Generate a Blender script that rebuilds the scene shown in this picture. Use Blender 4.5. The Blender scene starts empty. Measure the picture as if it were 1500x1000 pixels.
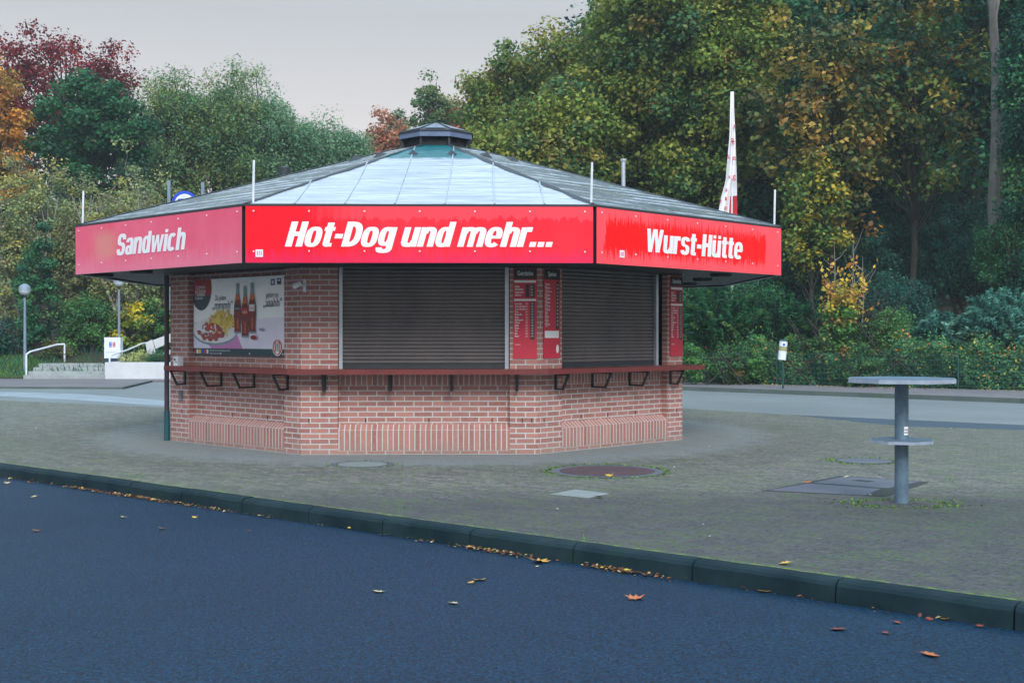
import bpy, bmesh, math, random
import numpy as np
from mathutils import Vector, Matrix
random.seed(7)
RN = np.random.default_rng(11)
scene = bpy.context.scene
COL = scene.collection
R = math.radians

# ------------------------------------------------------------------ camera
F, PITCH, EYE = 1810.28, 0.0051, 1.5          # focal length in px of the 1500 px wide photo
cam_d = bpy.data.cameras.new('camera'); cam = bpy.data.objects.new('camera', cam_d); COL.objects.link(cam)
cam.location = (0, 0, EYE); cam.rotation_euler = (math.pi/2 - PITCH, 0, 0)
cam_d.sensor_width = 36; cam_d.lens = F/1500*36; cam_d.clip_start = .1; cam_d.clip_end = 2000
scene.camera = cam

# ------------------------------------------------------------------ world, sun, exposure
world = bpy.data.worlds.new('World'); scene.world = world; world.use_nodes = True
nt = world.node_tree; nt.nodes.clear()
SUN_EL, SUN_AZ = R(38), R(168)                 # behind and right of the camera
sky = nt.nodes.new('ShaderNodeTexSky'); sky.sky_type = 'NISHITA'; sky.sun_disc = False
sky.sun_elevation = SUN_EL; sky.sun_rotation = SUN_AZ
tc = nt.nodes.new('ShaderNodeTexCoord'); sp = nt.nodes.new('ShaderNodeSeparateXYZ')
ramp = nt.nodes.new('ShaderNodeValToRGB')      # overcast veil: warm grey low, cooler and brighter overhead
e = ramp.color_ramp.elements
e[0].position = 0; e[0].color = (.465, .398, .376, 1)
e[1].position = .12; e[1].color = (.42, .372, .358, 1)
for p, c in ((.25, (.272, .272, .274, 1)), (.42, (.40, .52, .60, 1)), (.7, (.53, .71, .86, 1)), (1, (.55, .78, 1.0, 1))):
    n = e.new(p); n.color = c
sc_ = nt.nodes.new('ShaderNodeVectorMath'); sc_.operation = 'SCALE'; sc_.inputs['Scale'].default_value = 10.5
mx = nt.nodes.new('ShaderNodeMix'); mx.data_type = 'RGBA'; mx.inputs[0].default_value = .93
bg = nt.nodes.new('ShaderNodeBackground'); bg.inputs['Strength'].default_value = .1
wo = nt.nodes.new('ShaderNodeOutputWorld')
L = nt.links.new
L(tc.outputs['Generated'], sp.inputs[0]); L(sp.outputs['Z'], ramp.inputs[0]); L(ramp.outputs[0], sc_.inputs[0])
L(sky.outputs[0], mx.inputs[6]); L(sc_.outputs[0], mx.inputs[7]); L(mx.outputs[2], bg.inputs['Color']); L(bg.outputs[0], wo.inputs[0])
sd = bpy.data.lights.new('sun', 'SUN'); sd.energy = 1.5; sd.angle = R(25); sd.color = (1, .96, .9)
sun = bpy.data.objects.new('sun', sd); COL.objects.link(sun)
sun.rotation_euler = (math.pi/2 - SUN_EL, 0, R(12))
vs = scene.view_settings
vs.view_transform = 'Standard'; vs.look = 'None'; vs.exposure = 1.02; vs.gamma = 1; vs.use_curve_mapping = False
scene.cycles.max_bounces = 6; scene.cycles.transparent_max_bounces = 8
scene.cycles.use_denoising = True

# ------------------------------------------------------------------ helpers: photo <-> place
def G(px, py, z=0.0):
    """where the sight line of a photo pixel meets height z"""
    a, b = (px-750)/F, -(py-500)/F
    c, s = math.cos(PITCH), math.sin(PITCH)
    dy, dz = c + b*s, -s + b*c
    t = (z-EYE)/dz
    return Vector((a*t, dy*t, z))
def Pd(px, py, d):
    return Vector(((px-750)/F*d, d, EYE - (py-490.8)/F*d))
def zat(py, d): return EYE - (py-490.8)/F*d

def lin(r, g, b, k=1.0):
    f = lambda v: (v/255/12.92 if v/255 <= .04045 else ((v/255+.055)/1.055)**2.4)*k
    return (f(r), f(g), f(b))

# ------------------------------------------------------------------ helpers: objects
def tag(o, label=None, cat=None, group=None, kind=None):
    if label: o['label'] = label
    if cat: o['category'] = cat
    if group: o['group'] = group
    if kind: o['kind'] = kind
    return o
def empty(name, loc, rz=0, label=None, cat=None, group=None):
    o = bpy.data.objects.new(name, None); COL.objects.link(o)
    o.location = loc; o.rotation_euler.z = rz; o.empty_display_size = .2
    return tag(o, label, cat, group)
def mat_of(o):
    m = Matrix.Identity(4)
    if o is None: return m
    m = Matrix.Translation(o.location) @ o.rotation_euler.to_matrix().to_4x4()
    return mat_of(o.parent) @ m if o.parent else m
def copy_tree(o, parent=None):
    c = o.copy(); COL.objects.link(c)
    if parent: c.parent = parent
    for ch in [x for x in bpy.data.objects if x.parent == o]: copy_tree(ch, c)
    return c

class MB:
    """collects shapes; build() links them as one mesh object. Coordinates are those of the parent."""
    def __init__(s): s.v, s.f, s.uv, s.mi, s.sm = [], [], [], [], []
    def poly(s, pts, mi=0, uv=None, sm=False):
        i = len(s.v); s.v += [tuple(p) for p in pts]; s.f.append(tuple(range(i, i+len(pts))))
        s.uv.append(uv or [(0, 0)]*len(pts)); s.mi.append(mi); s.sm.append(sm); return s
    def box(s, c, size, mi=0, rz=0, M=None):
        hx, hy, hz = size[0]/2, size[1]/2, size[2]/2
        q = [Vector((x*hx, y*hy, z*hz)) for z in (-1, 1) for y in (-1, 1) for x in (-1, 1)]
        m = Matrix.Translation(c) @ (Matrix.Rotation(rz, 4, 'Z') if M is None else M)
        q = [m @ p for p in q]
        for a in ((0, 2, 3, 1), (4, 5, 7, 6), (0, 1, 5, 4), (2, 6, 7, 3), (0, 4, 6, 2), (1, 3, 7, 5)):
            s.poly([q[i] for i in a], mi)
        return s
    def prism(s, pts, z0, z1, mi=0, top=True, bot=True):
        n = len(pts)
        for i in range(n):
            a, b = pts[i], pts[(i+1) % n]
            l = math.hypot(b[0]-a[0], b[1]-a[1])
            s.poly([(a[0], a[1], z0), (b[0], b[1], z0), (b[0], b[1], z1), (a[0], a[1], z1)], mi, [(0, z0), (l, z0), (l, z1), (0, z1)])
        if top: s.poly([(p[0], p[1], z1) for p in pts], mi, [(p[0], p[1]) for p in pts])
        if bot: s.poly([(p[0], p[1], z0) for p in reversed(pts)], mi, [(p[0], p[1]) for p in reversed(pts)])
        return s
    def tube(s, path, rad, n=8, mi=0, caps=True):
        path = [Vector(p) for p in path]
        if not hasattr(rad, '__len__'): rad = [rad]*len(path)
        rings = []; up = None
        for i, p in enumerate(path):
            t = (path[min(i+1, len(path)-1)] - path[max(i-1, 0)]).normalized()
            if up is None: up = Vector((1, 0, 0)) if abs(t.x) < .8 else Vector((0, 1, 0))
            a = t.cross(up).normalized(); b = t.cross(a).normalized(); up = -a.cross(t) if False else up
            rings.append([p + (a*math.cos(k*2*math.pi/n) + b*math.sin(k*2*math.pi/n))*rad[i] for k in range(n)])
        for i in range(len(rings)-1):
            for k in range(n):
                s.poly([rings[i][k], rings[i+1][k], rings[i+1][(k+1) % n], rings[i][(k+1) % n]], mi, None, True)
        if caps: s.poly(rings[0], mi); s.poly(rings[-1][::-1], mi)
        return s
    def lathe(s, c, prof, n=20, mi=0, sm=True):
        c = Vector(c)
        for i in range(len(prof)-1):
            (r0, z0), (r1, z1) = prof[i], prof[i+1]
            for k in range(n):
                a, b = 2*math.pi*k/n, 2*math.pi*(k+1)/n
                pts = [c+Vector((r0*math.cos(a), r0*math.sin(a), z0)), c+Vector((r0*math.cos(b), r0*math.sin(b), z0)),
                       c+Vector((r1*math.cos(b), r1*math.sin(b), z1)), c+Vector((r1*math.cos(a), r1*math.sin(a), z1))]
                if r0 < 1e-6: pts = pts[1:] if False else [pts[0], pts[2], pts[3]]
                elif r1 < 1e-6: pts = pts[:3]
                s.poly(pts, mi, None, sm)
        return s
    def build(s, name, mats, parent=None, weld=False):
        me = bpy.data.meshes.new(name); me.from_pydata(s.v, [], s.f)
        ul = me.uv_layers.new(name='uv'); k = 0
        flat = [c for p in s.uv for q in p for c in q]; ul.data.foreach_set('uv', flat)
        me.polygons.foreach_set('material_index', s.mi); me.polygons.foreach_set('use_smooth', s.sm)
        for m in (mats if isinstance(mats, (list, tuple)) else [mats]): me.materials.append(m)
        if weld:
            bm = bmesh.new(); bm.from_mesh(me); bmesh.ops.remove_doubles(bm, verts=bm.verts, dist=1e-5); bm.to_mesh(me); bm.free()
        me.update()
        o = bpy.data.objects.new(name, me); COL.objects.link(o)
        if parent: o.parent = parent
        return o

# ------------------------------------------------------------------ helpers: materials
class N:
    def __init__(s, name):
        s.m = bpy.data.materials.new(name); s.m.use_nodes = True; s.t = s.m.node_tree
        s.b = s.t.nodes['Principled BSDF']
    def n(s, typ, **kw):
        x = s.t.nodes.new('ShaderNode'+typ)
        for k, v in kw.items():
            if k.startswith('i_'): x.inputs[k[2:].replace('_', ' ')].default_value = v
            else: setattr(x, k, v)
        return x
    def l(s, a, b): s.t.links.new(a, b)
    def coord(s, kind='Object', scale=(1, 1, 1), rot=(0, 0, 0)):
        c = s.n('TexCoord'); m = s.n('Mapping'); m.inputs['Scale'].default_value = scale; m.inputs['Rotation'].default_value = rot
        s.l(c.outputs[kind], m.inputs[0]); return m.outputs[0]
    def noise(s, vec, scale, detail=4, rough=.6, dist=0):
        x = s.n('TexNoise'); x.inputs['Scale'].default_value = scale; x.inputs['Detail'].default_value = detail
        x.inputs['Roughness'].default_value = rough; x.inputs['Distortion'].default_value = dist
        s.l(vec, x.inputs['Vector']); return x.outputs[0]
    def ramp(s, fac, stops):
        r = s.n('ValToRGB'); el = r.color_ramp.elements
        el[0].position, el[0].color = stops[0][0], (*stops[0][1], 1); el[1].position, el[1].color = stops[-1][0], (*stops[-1][1], 1)
        for p, c in stops[1:-1]:
            q = el.new(p); q.color = (*c, 1)
        s.l(fac, r.inputs[0]); return r.outputs[0]
    def step(s, fac, a, b): return s.ramp(fac, [(a, (0, 0, 0)), (b, (1, 1, 1))])
    def mix(s, fac, a, b, mode='MIX'):
        x = s.n('Mix', data_type='RGBA', blend_type=mode)
        for sock, v in ((x.inputs[0], fac), (x.inputs[6], a), (x.inputs[7], b)):
            if isinstance(v, (int, float)): sock.default_value = v
            elif isinstance(v, tuple): sock.default_value = (*v, 1)
            else: s.l(v, sock)
        return x.outputs[2]
    def math(s, op, a, b=0.0, c=None):
        x = s.n('Math', operation=op)
        for i, v in enumerate((a, b) + ((c,) if c is not None else ())):
            if isinstance(v, (int, float)): x.inputs[i].default_value = v
            else: s.l(v, x.inputs[i])
        return x.outputs[0]
    def bump(s, h, strength=.3, dist=.01):
        b = s.n('Bump'); b.inputs['Strength'].default_value = strength; b.inputs['Distance'].default_value = dist
        s.l(h, b.inputs['Height']); s.l(b.outputs[0], s.b.inputs['Normal'])
    def out(s, col=None, rough=.6, metal=0, spec=None):
        if col is not None:
            if isinstance(col, tuple): s.b.inputs['Base Color'].default_value = (*col, 1)
            else: s.l(col, s.b.inputs['Base Color'])
        if isinstance(rough, (int, float)): s.b.inputs['Roughness'].default_value = rough
        else: s.l(rough, s.b.inputs['Roughness'])
        s.b.inputs['Metallic'].default_value = metal
        if spec is not None: s.b.inputs['Specular IOR Level'].default_value = spec
        return s.m

def plain(name, c, rough=.6, metal=0, var=.15, scale=6, bump=.1):
    """a paint/metal/stone with mild unevenness"""
    n = N(name); v = n.coord('Object')
    f = n.noise(v, scale, 5, .65)
    col = n.mix(n.step(f, .3, .7), tuple(x*(1-var) for x in c), tuple(min(1, x*(1+var)) for x in c))
    g = n.noise(v, scale*7, 3)
    r = n.math('MULTIPLY_ADD', g, .2, rough-.1)
    if bump: n.bump(g, bump, .004)
    return n.out(col, r, metal)

# brick, running bond; uv in metres
def brick_mat(name, soldier=False):
    n = N(name); uv = n.coord('UV')
    b = n.n('TexBrick'); n.l(uv, b.inputs['Vector'])
    b.inputs['Scale'].default_value = 1; b.inputs['Brick Width'].default_value = .235 if not soldier else .27
    b.inputs['Row Height'].default_value = .0665 if not soldier else .068
    b.offset = 0.5 if not soldier else 0.0; b.offset_frequency = 2
    b.inputs['Mortar Size'].default_value = .0085; b.inputs['Mortar Smooth'].default_value = .15; b.inputs['Bias'].default_value = 0
    b.inputs['Color1'].default_value = (*lin(170, 116, 106), 1); b.inputs['Color2'].default_value = (*lin(138, 86, 82), 1)
    b.inputs['Mortar'].default_value = (*lin(188, 192, 194), 1)
    w = n.coord('Object')
    f = n.noise(w, 1.1, 4, .6); f2 = n.noise(w, 30, 4, .7)
    c = n.mix(n.math('MULTIPLY', n.step(f2, .35, .8), .45), b.outputs['Color'], lin(190, 150, 140))
    c = n.mix(n.math('MULTIPLY', n.step(f, .45, .75), .25), c, lin(150, 120, 116))
    # grime climbing up from the ground with a ragged edge
    s = n.n('SeparateXYZ'); n.l(w, s.inputs[0])
    h = n.math('ADD', s.outputs['Z'], n.math('MULTIPLY', n.noise(w, 5, 5), .5))
    c = n.mix(n.math('MULTIPLY', n.ramp(h, [(.22, (1, 1, 1)), (.45, (0, 0, 0))]), .35), c, lin(120, 125, 118))
    hgt = n.math('ADD', n.math('MULTIPLY', b.outputs['Fac'], -1), n.math('MULTIPLY', f2, .25))
    n.bump(hgt, .8, .008)
    return n.out(c, .85)
M = {}
M['brick'] = brick_mat('brick_running'); M['soldier'] = brick_mat('brick_upright', True)

def red_panel(name, kind):
    n = N(name); uv = n.coord('UV')
    s = n.n('SeparateXYZ'); n.l(uv, s.inputs[0]); U, Z = s.outputs['X'], s.outputs['Y']      # metres along and up the panel
    tall = n.coord('UV', (9, .9, 1)); drip = n.noise(tall, 1.6, 6, .65)
    drip2 = n.noise(n.coord('UV', (22, 1.2, 1)), 1.5, 5, .7); big = n.noise(n.coord('UV', (1, 1, 1)), 1.2, 3)
    if kind == 'front':
        base = n.mix(n.step(big, .35, .65), lin(246, 44, 64), lin(238, 22, 44))
        e1 = n.math('ADD', Z, n.math('MULTIPLY', n.math('SUBTRACT', drip, .5), .30))
        base = n.mix(n.ramp(e1, [(.50, (0, 0, 0)), (.515, (1, 1, 1))]), base, lin(248, 66, 82))
        # saturated, unfaded left third
        le = n.math('ADD', U, n.math('MULTIPLY', n.math('SUBTRACT', drip, .5), 1.6))
        base = n.mix(n.ramp(n.math('MULTIPLY', le, .25), [(.16, (1, 1, 1)), (.34, (0, 0, 0))]), base, lin(236, 8, 36))
        e2 = n.math('ADD', Z, n.math('MULTIPLY', n.math('SUBTRACT', drip2, .5), .6))
        base = n.mix(n.math('MULTIPLY', n.ramp(e2, [(.03, (1, 1, 1)), (.16, (0, 0, 0))]), .45), base, lin(200, 40, 105))
    elif kind == 'right':
        a = n.math('ABSOLUTE', n.math('SUBTRACT', Z, .33))
        ed = n.math('ADD', a, n.math('MULTIPLY', n.math('SUBTRACT', drip2, .5), .75))
        m1 = n.ramp(ed, [(.19, (1, 1, 1)), (.2, (0, 0, 0))])
        ends = n.math('ABSOLUTE', n.math('SUBTRACT', U, 1.88))
        ends = n.math('ADD', ends, n.math('MULTIPLY', n.math('SUBTRACT', n.noise(n.coord('UV', (1, .25, 1)), 7, 4), .5), .3))
        m2 = n.ramp(n.math('MULTIPLY', ends, .4), [(.688, (1, 1, 1)), (.694, (0, 0, 0))])
        base = n.mix(n.math('MULTIPLY', m1, m2), n.mix(n.step(big, .3, .7), lin(252, 70, 84), lin(255, 88, 98)), lin(248, 6, 14))
    else:
        base = n.mix(n.step(big, .3, .7), lin(232, 104, 132), lin(222, 78, 110))  # faded red, with the sky's reflection also mixed in as paler pink
        e1 = n.math('ADD', n.math('ABSOLUTE', n.math('SUBTRACT', U, .82)), n.math('MULTIPLY', n.math('SUBTRACT', drip, .5), .6))
        zz = n.ramp(n.math('ABSOLUTE', n.math('SUBTRACT', Z, .36)), [(.1, (1, 1, 1)), (.24, (0, 0, 0))])
        base = n.mix(n.math('MULTIPLY', n.math('MULTIPLY', n.ramp(e1, [(.1, (1, 1, 1)), (.42, (0, 0, 0))]), zz), .75), base, lin(214, 140, 126))
        e2 = n.math('ADD', Z, n.math('MULTIPLY', n.math('SUBTRACT', drip2, .5), .7))
        base = n.mix(n.math('MULTIPLY', n.ramp(e2, [(.05, (1, 1, 1)), (.25, (0, 0, 0))]), .35), base, lin(216, 150, 176))
    n.bump(n.noise(n.coord('UV', (1, 1, 1)), 1.3, 2), .25, .06)
    return n.out(n.mix(n.math('MULTIPLY', n.step(n.noise(n.coord('UV', (14, .5, 1)), 2, 5, .7), .55, .75), .10), base, lin(120, 50, 60)), n.math('MULTIPLY_ADD', n.noise(uv, 9, 4), .25, .3), 0, .22)
for k in ('front', 'right', 'left'): M['red_'+k] = red_panel('red_panel_'+k, k)
M['white'] = plain('white_film', lin(232, 230, 236), .5, 0, .03, 3, 0)
M['print_white'] = plain('print_white', lin(222, 226, 228), .5, 0, .03, 2, 0)
M['black'] = plain('black_metal', (.012, .014, .02), .5)
M['rubber'] = plain('dark_trim', (.02, .026, .036), .55)
M['soffit'] = plain('soffit_boards', lin(52, 56, 66), .5, 0, .3, 2, 0)
M['dark'] = plain('dark_interior', (.01, .014, .02), .8)
M['alu'] = plain('aluminium', lin(178, 188, 198), .38, .5, .1)
M['galv'] = plain('galvanised_steel', lin(92, 116, 134), .5, .25, .25, 9, .15)
M['galv_edge'] = plain('galvanised_edge', lin(150, 162, 180), .45, .2, .2, 20, .15)
M['counter'] = plain('counter_red_brown', lin(104, 40, 40), .45, 0, .2, 3)
M['screw'] = plain('screw_steel', lin(240, 240, 240), .25, .3, 0, 5, 0)
M['concrete'] = plain('concrete', lin(146, 152, 154), .85, 0, .2, 4, .4)
M['concrete_light'] = plain('concrete_light', lin(196, 200, 206), .85, 0, .12, 1.5, .3)
M['green_metal'] = plain('green_fence_paint', lin(16, 74, 74), .5)
M['pipe'] = plain('downpipe_paint', lin(62, 46, 58), .5)
M['pipe_low'] = plain('downpipe_base', lin(16, 76, 86), .5)
M['grey_paint'] = plain('grey_paint', lin(120, 138, 154), .5, .2)
M['white_paint'] = plain('white_paint', lin(215, 222, 232), .45)
M['blue'] = plain('sign_blue', lin(10, 70, 200), .4, 0, .05, 3, 0)
M['red'] = plain('print_red', lin(190, 26, 44), .5, 0, .05, 3, 0)
M['maroon'] = plain('print_maroon', lin(150, 28, 34), .5, 0, .05, 3, 0)
M['teal'] = plain('print_teal', lin(16, 62, 72), .5, 0, .05, 3, 0)
M['cola'] = plain('print_cola', lin(120, 30, 24), .5, 0, .5, 14, 0)
M['amber'] = plain('print_amber', lin(196, 96, 24), .5, 0, .3, 14, 0)
M['glassprint'] = plain('print_glass', lin(128, 158, 170), .5, 0, .2, 14, 0)
M['pinkprint'] = plain('print_pink', lin(206, 130, 190), .5, 0, .05, 3, 0)
M['lilac'] = plain('print_lilac', lin(228, 226, 244), .5, 0, .06, 3, 0)
M['chip'] = plain('print_chips', lin(222, 200, 84), .5, 0, .2, 20, 0)
M['sausage'] = plain('print_sausage', lin(150, 70, 56), .5, 0, .5, 24, 0)
M['menu_red'] = plain('menu_red', lin(190, 34, 62), .5, 0, .12, 2, 0)
M['poster_bg'] = plain('poster_background', lin(240, 250, 255), .4, 0, .05, 1, 0)
M['stone_light'] = plain('light_paver', lin(122, 130, 130), .85, 0, .15, 7, .3)
M['bark'] = plain('bark', lin(84, 78, 74), .95, 0, .4, 3, .8)
M['bark_dark'] = plain('bark_dark', lin(50, 46, 42), .95, 0, .4, 3, .8)
M['bark_pale'] = plain('bark_pale', lin(128, 124, 120), .9, 0, .3, 3, .5)
M['wire'] = plain('green_wire', lin(14, 84, 86), .5)

def shutter_mat():
    n = N('shutter_slats'); v = n.coord('Object')
    f = n.noise(n.coord('Object', (1, 1, .4)), 2, 5, .6)
    return n.out(n.mix(n.step(f, .3, .75), lin(112, 106, 106), lin(90, 88, 92)), n.math('MULTIPLY_ADD', f, .2, .36), .1)
M['shutter'] = shutter_mat()

def tarp_mat():
    n = N('roof_sheet_metal'); v = n.coord('UV')
    s = n.n('SeparateXYZ'); n.l(v, s.inputs[0])
    ir = n.noise(n.coord('UV', (1.2, 4, 1)), 2.4, 6, .7)
    h = n.math('ADD', n.math('MULTIPLY', s.outputs['Y'], .2), n.math('MULTIPLY', n.math('SUBTRACT', ir, .5), .12))
    base = n.mix(n.step(n.noise(n.coord('UV', (.5, 4, 1)), 1.9, 5, .65), .38, .62), lin(144, 156, 174), lin(184, 192, 202))
    c = n.mix(n.ramp(h, [(.66, (0, 0, 0)), (.672, (1, 1, 1))]), base, lin(0, 98, 106))
    n.bump(n.noise(n.coord('UV', (.5, 3, 1)), 2.6, 3, .5), 1.0, .09)
    return n.out(c, .3, 0, .6)
M['tarp'] = tarp_mat()
def shingle_mat():
    n = N('roof_bitumen'); v = n.coord('UV')
    b = n.n('TexBrick'); n.l(v, b.inputs['Vector']); b.inputs['Scale'].default_value = 1
    b.inputs['Brick Width'].default_value = .3; b.inputs['Row Height'].default_value = .16; b.inputs['Mortar Size'].default_value = .006
    b.inputs['Color1'].default_value = (*lin(86, 98, 104), 1); b.inputs['Color2'].default_value = (*lin(64, 74, 80), 1); b.inputs['Mortar'].default_value = (*lin(30, 36, 40), 1)
    f = n.noise(n.coord('UV', (1, 1, 1)), 1.2, 5); g = n.noise(n.coord('UV', (.45, 6, 1)), 1.3, 6, .7)
    c = n.mix(n.math('MULTIPLY', n.step(f, .45, .65), .6), b.outputs['Color'], lin(92, 100, 72))
    s = n.n('SeparateXYZ'); n.l(v, s.inputs[0])
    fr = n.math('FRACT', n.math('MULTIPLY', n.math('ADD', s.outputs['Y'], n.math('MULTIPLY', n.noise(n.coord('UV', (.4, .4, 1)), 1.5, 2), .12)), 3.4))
    sheen_row = n.math('MULTIPLY', n.ramp(fr, [(.62, (0, 0, 0)), (.66, (1, 1, 1))]), n.step(n.noise(n.coord('UV', (.5, 2.5, 1)), 1.1, 5, .7), .47, .53))
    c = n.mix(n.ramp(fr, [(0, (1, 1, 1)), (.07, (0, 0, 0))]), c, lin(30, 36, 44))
    c = n.mix(n.math('MULTIPLY', sheen_row, .85), c, lin(170, 180, 194))  # pale rows: sky reflection on wet courses painted into the colour
    spk = n.ramp(n.noise(n.coord('UV', (1, 2, 1)), 9, 2, .5), [(.68, (0, 0, 0)), (.7, (1, 1, 1))]); c = n.mix(spk, c, lin(190, 198, 208))
    c = n.mix(n.ramp(g, [(.60, (0, 0, 0)), (.57, (1, 1, 1))]), c, lin(150, 160, 176))  # specks and streaks likewise paint glints of the wet roof
    n.bump(b.outputs['Fac'], .6, -.01)
    return n.out(c, n.ramp(g, [(.5, (.55, .55, .55)), (.57, (.2, .2, .2))]))
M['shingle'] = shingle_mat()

# ---- ground materials
def asphalt():
    n = N('asphalt'); v = n.coord('Object')
    f = n.noise(v, 46, 3, .85); g = n.noise(v, .35, 4); st = n.noise(v, 75, 2, .6); m = n.noise(v, 9, 5, .7)
    c = n.mix(n.step(f, .38, .64), lin(0, 12, 24), lin(14, 62, 94))
    c = n.mix(n.math('MULTIPLY', n.step(g, .4, .65), .3), c, lin(2, 28, 48))
    c = n.mix(n.math('MULTIPLY', n.step(m, .5, .75), .3), c, lin(18, 50, 70))
    c = n.mix(n.ramp(st, [(.70, (0, 0, 0)), (.72, (1, 1, 1))]), c, lin(100, 125, 145))
    n.bump(n.math('ADD', f, n.math('MULTIPLY', st, .5)), 1.0, .012)
    return n.out(c, n.math('MULTIPLY_ADD', g, .15, .5), 0, .22)
M['asphalt'] = asphalt()
KA, KB = G(0, 677), G(1500, 881)                   # back line of the kerb on the plaza level
KD = (KB-KA).normalized(); KN = Vector((-KD.y, KD.x, 0)); KN = KN if KN.y > 0 else -KN     # KN points to the plaza
def plaza_mat():
    n = N('mossy_pavers'); v = n.coord('Object', rot=(0, 0, R(40)))
    o = n.coord('Object')
    b = n.n('TexBrick'); n.l(v, b.inputs['Vector']); b.inputs['Scale'].default_value = 1
    b.inputs['Brick Width'].default_value = .2; b.inputs['Row Height'].default_value = .1; b.inputs['Mortar Size'].default_value = .008
    b.inputs['Mortar Smooth'].default_value = .3
    b.inputs['Color1'].default_value = (*lin(124, 118, 114), 1); b.inputs['Color2'].default_value = (*lin(76, 76, 76), 1); b.inputs['Mortar'].default_value = (*lin(34, 40, 34), 1)
    big = n.noise(o, .22, 5, .6); mid = n.noise(n.coord('Object', (1, 1, 1)), 2.2, 6, .7); fine = n.noise(n.coord('Object', (.6, 1, 1)), 42, 4, .85)
    c = n.mix(n.math('MULTIPLY', n.step(fine, .4, .62), .5), b.outputs['Color'], lin(158, 158, 152))
    c = n.mix(n.math('MULTIPLY', n.step(n.noise(o, 15, 4, .85), .48, .62), .75), c, lin(42, 50, 54))
    c = n.mix(n.math('MULTIPLY', n.step(big, .42, .62), .3), c, lin(88, 100, 80))
    sy = n.n('SeparateXYZ'); n.l(o, sy.inputs[0])     # paving darker towards the road
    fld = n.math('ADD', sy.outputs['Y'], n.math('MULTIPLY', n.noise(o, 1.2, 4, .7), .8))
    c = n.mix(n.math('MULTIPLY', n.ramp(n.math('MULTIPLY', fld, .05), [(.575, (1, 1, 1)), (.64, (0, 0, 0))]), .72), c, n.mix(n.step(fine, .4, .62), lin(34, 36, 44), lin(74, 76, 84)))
    kx = n.math('SUBTRACT', sy.outputs['X'], -1.18); ky = n.math('SUBTRACT', sy.outputs['Y'], 19.2)
    rad = n.math('SQRT', n.math('ADD', n.math('MULTIPLY', kx, kx), n.math('MULTIPLY', ky, ky)))
    rad = n.math('ADD', rad, n.math('MULTIPLY', n.math('SUBTRACT', n.noise(o, 3.5, 6, .8), .5), 1.8))
    apr = n.ramp(n.math('MULTIPLY', rad, .1), [(.475, (1, 1, 1)), (.535, (0, 0, 0))])
    cc = n.mix(n.step(fine, .3, .7), lin(122, 132, 138), lin(154, 162, 164))
    c = n.mix(n.math('MULTIPLY', apr, .6), c, cc)
    # moss in the joints, heavier in patches
    j = n.math('MULTIPLY', n.math('MULTIPLY', b.outputs['Fac'], n.step(mid, .42, .6)), n.math('SUBTRACT', 1, apr))
    c = n.mix(n.math('MULTIPLY', j, .85), c, lin(84, 118, 34))
    mo = n.math('MULTIPLY', n.step(mid, .57, .70), n.step(n.noise(o, 30, 4, .8), .5, .6))
    c = n.mix(n.math('MULTIPLY', mo, .75), c, lin(76, 108, 34))
    # moss seam right behind the kerb
    s = n.n('SeparateXYZ'); n.l(o, s.inputs[0])
    d = n.math('ADD', n.math('MULTIPLY', n.math('SUBTRACT', s.outputs['X'], KA.x), KN.x), n.math('MULTIPLY', n.math('SUBTRACT', s.outputs['Y'], KA.y), KN.y))
    d = n.math('ADD', d, n.math('MULTIPLY', n.math('SUBTRACT', n.noise(o, 6, 4, .8), .5), .16))
    seam = n.ramp(n.math('ABSOLUTE', n.math('SUBTRACT', d, .03)), [(.008, (1, 1, 1)), (.03, (0, 0, 0))])
    c = n.mix(n.math('MULTIPLY', n.math('MULTIPLY', seam, n.step(n.noise(o, 14, 3, .8), .42, .6)), .85), c, lin(110, 140, 32))
    n.bump(n.math('ADD', n.math('MULTIPLY', b.outputs['Fac'], -.8), n.math('ADD', fine, n.math('MULTIPLY', mid, .6))), 1.0, .015)
    return n.out(c, .75, 0, .4)
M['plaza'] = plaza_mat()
def simple_ground(name, c1, c2, s1=.5, s2=70, c3=None, rough=.8, spec=None):
    n = N(name); o = n.coord('Object'); a = n.noise(o, s1, 5, .6); b = n.noise(o, s2, 4, .8)
    c = n.mix(n.step(a, .35, .65), c1, c2); c = n.mix(n.math('MULTIPLY', n.step(b, .4, .7), .35), c, tuple(min(1, x*1.7) for x in c1))
    if c3: c = n.mix(n.math('MULTIPLY', n.step(n.noise(o, 3.1, 6, .75), .55, .66), .7), c, c3)
    n.bump(b, .6, .006); return n.out(c, rough, 0, spec)
M['apron'] = simple_ground('apron_concrete', lin(104, 112, 116), lin(126, 132, 134), .8, 60, lin(88, 98, 84))
M['lane'] = simple_ground('lane_asphalt', lin(98, 106, 108), lin(114, 121, 124), .3, 40)
M['lane_sheen'] = simple_ground('lane_sheen', lin(134, 144, 154), lin(116, 126, 134), 1.3, 30)
M['lane_dark'] = simple_ground('lane_patch', lin(50, 66, 80), lin(58, 74, 88), .3, 40)
M['walkway'] = simple_ground('walkway_slabs', lin(96, 92, 98), lin(112, 108, 112), .5, 40, lin(84, 90, 70))
M['kerbstone'] = simple_ground('kerbstone', lin(14, 34, 42), lin(34, 52, 58), 2.4, 40, lin(22, 48, 42), .85, .15)
M['far_kerb'] = simple_ground('far_kerbstone', lin(72, 84, 84), lin(88, 98, 94), 1.2, 40, lin(70, 92, 60), .85)
M['soil'] = simple_ground('woodland_soil', lin(40, 44, 30), lin(62, 60, 34), .4, 9, lin(44, 66, 30), .95)
M['plate'] = simple_ground('iron_plate', lin(70, 56, 62), lin(84, 66, 70), 3, 40, None, .6)
M['plate_grey'] = simple_ground('grey_cover', lin(78, 82, 94), lin(96, 98, 108), 2, 50, None, .7)
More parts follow.
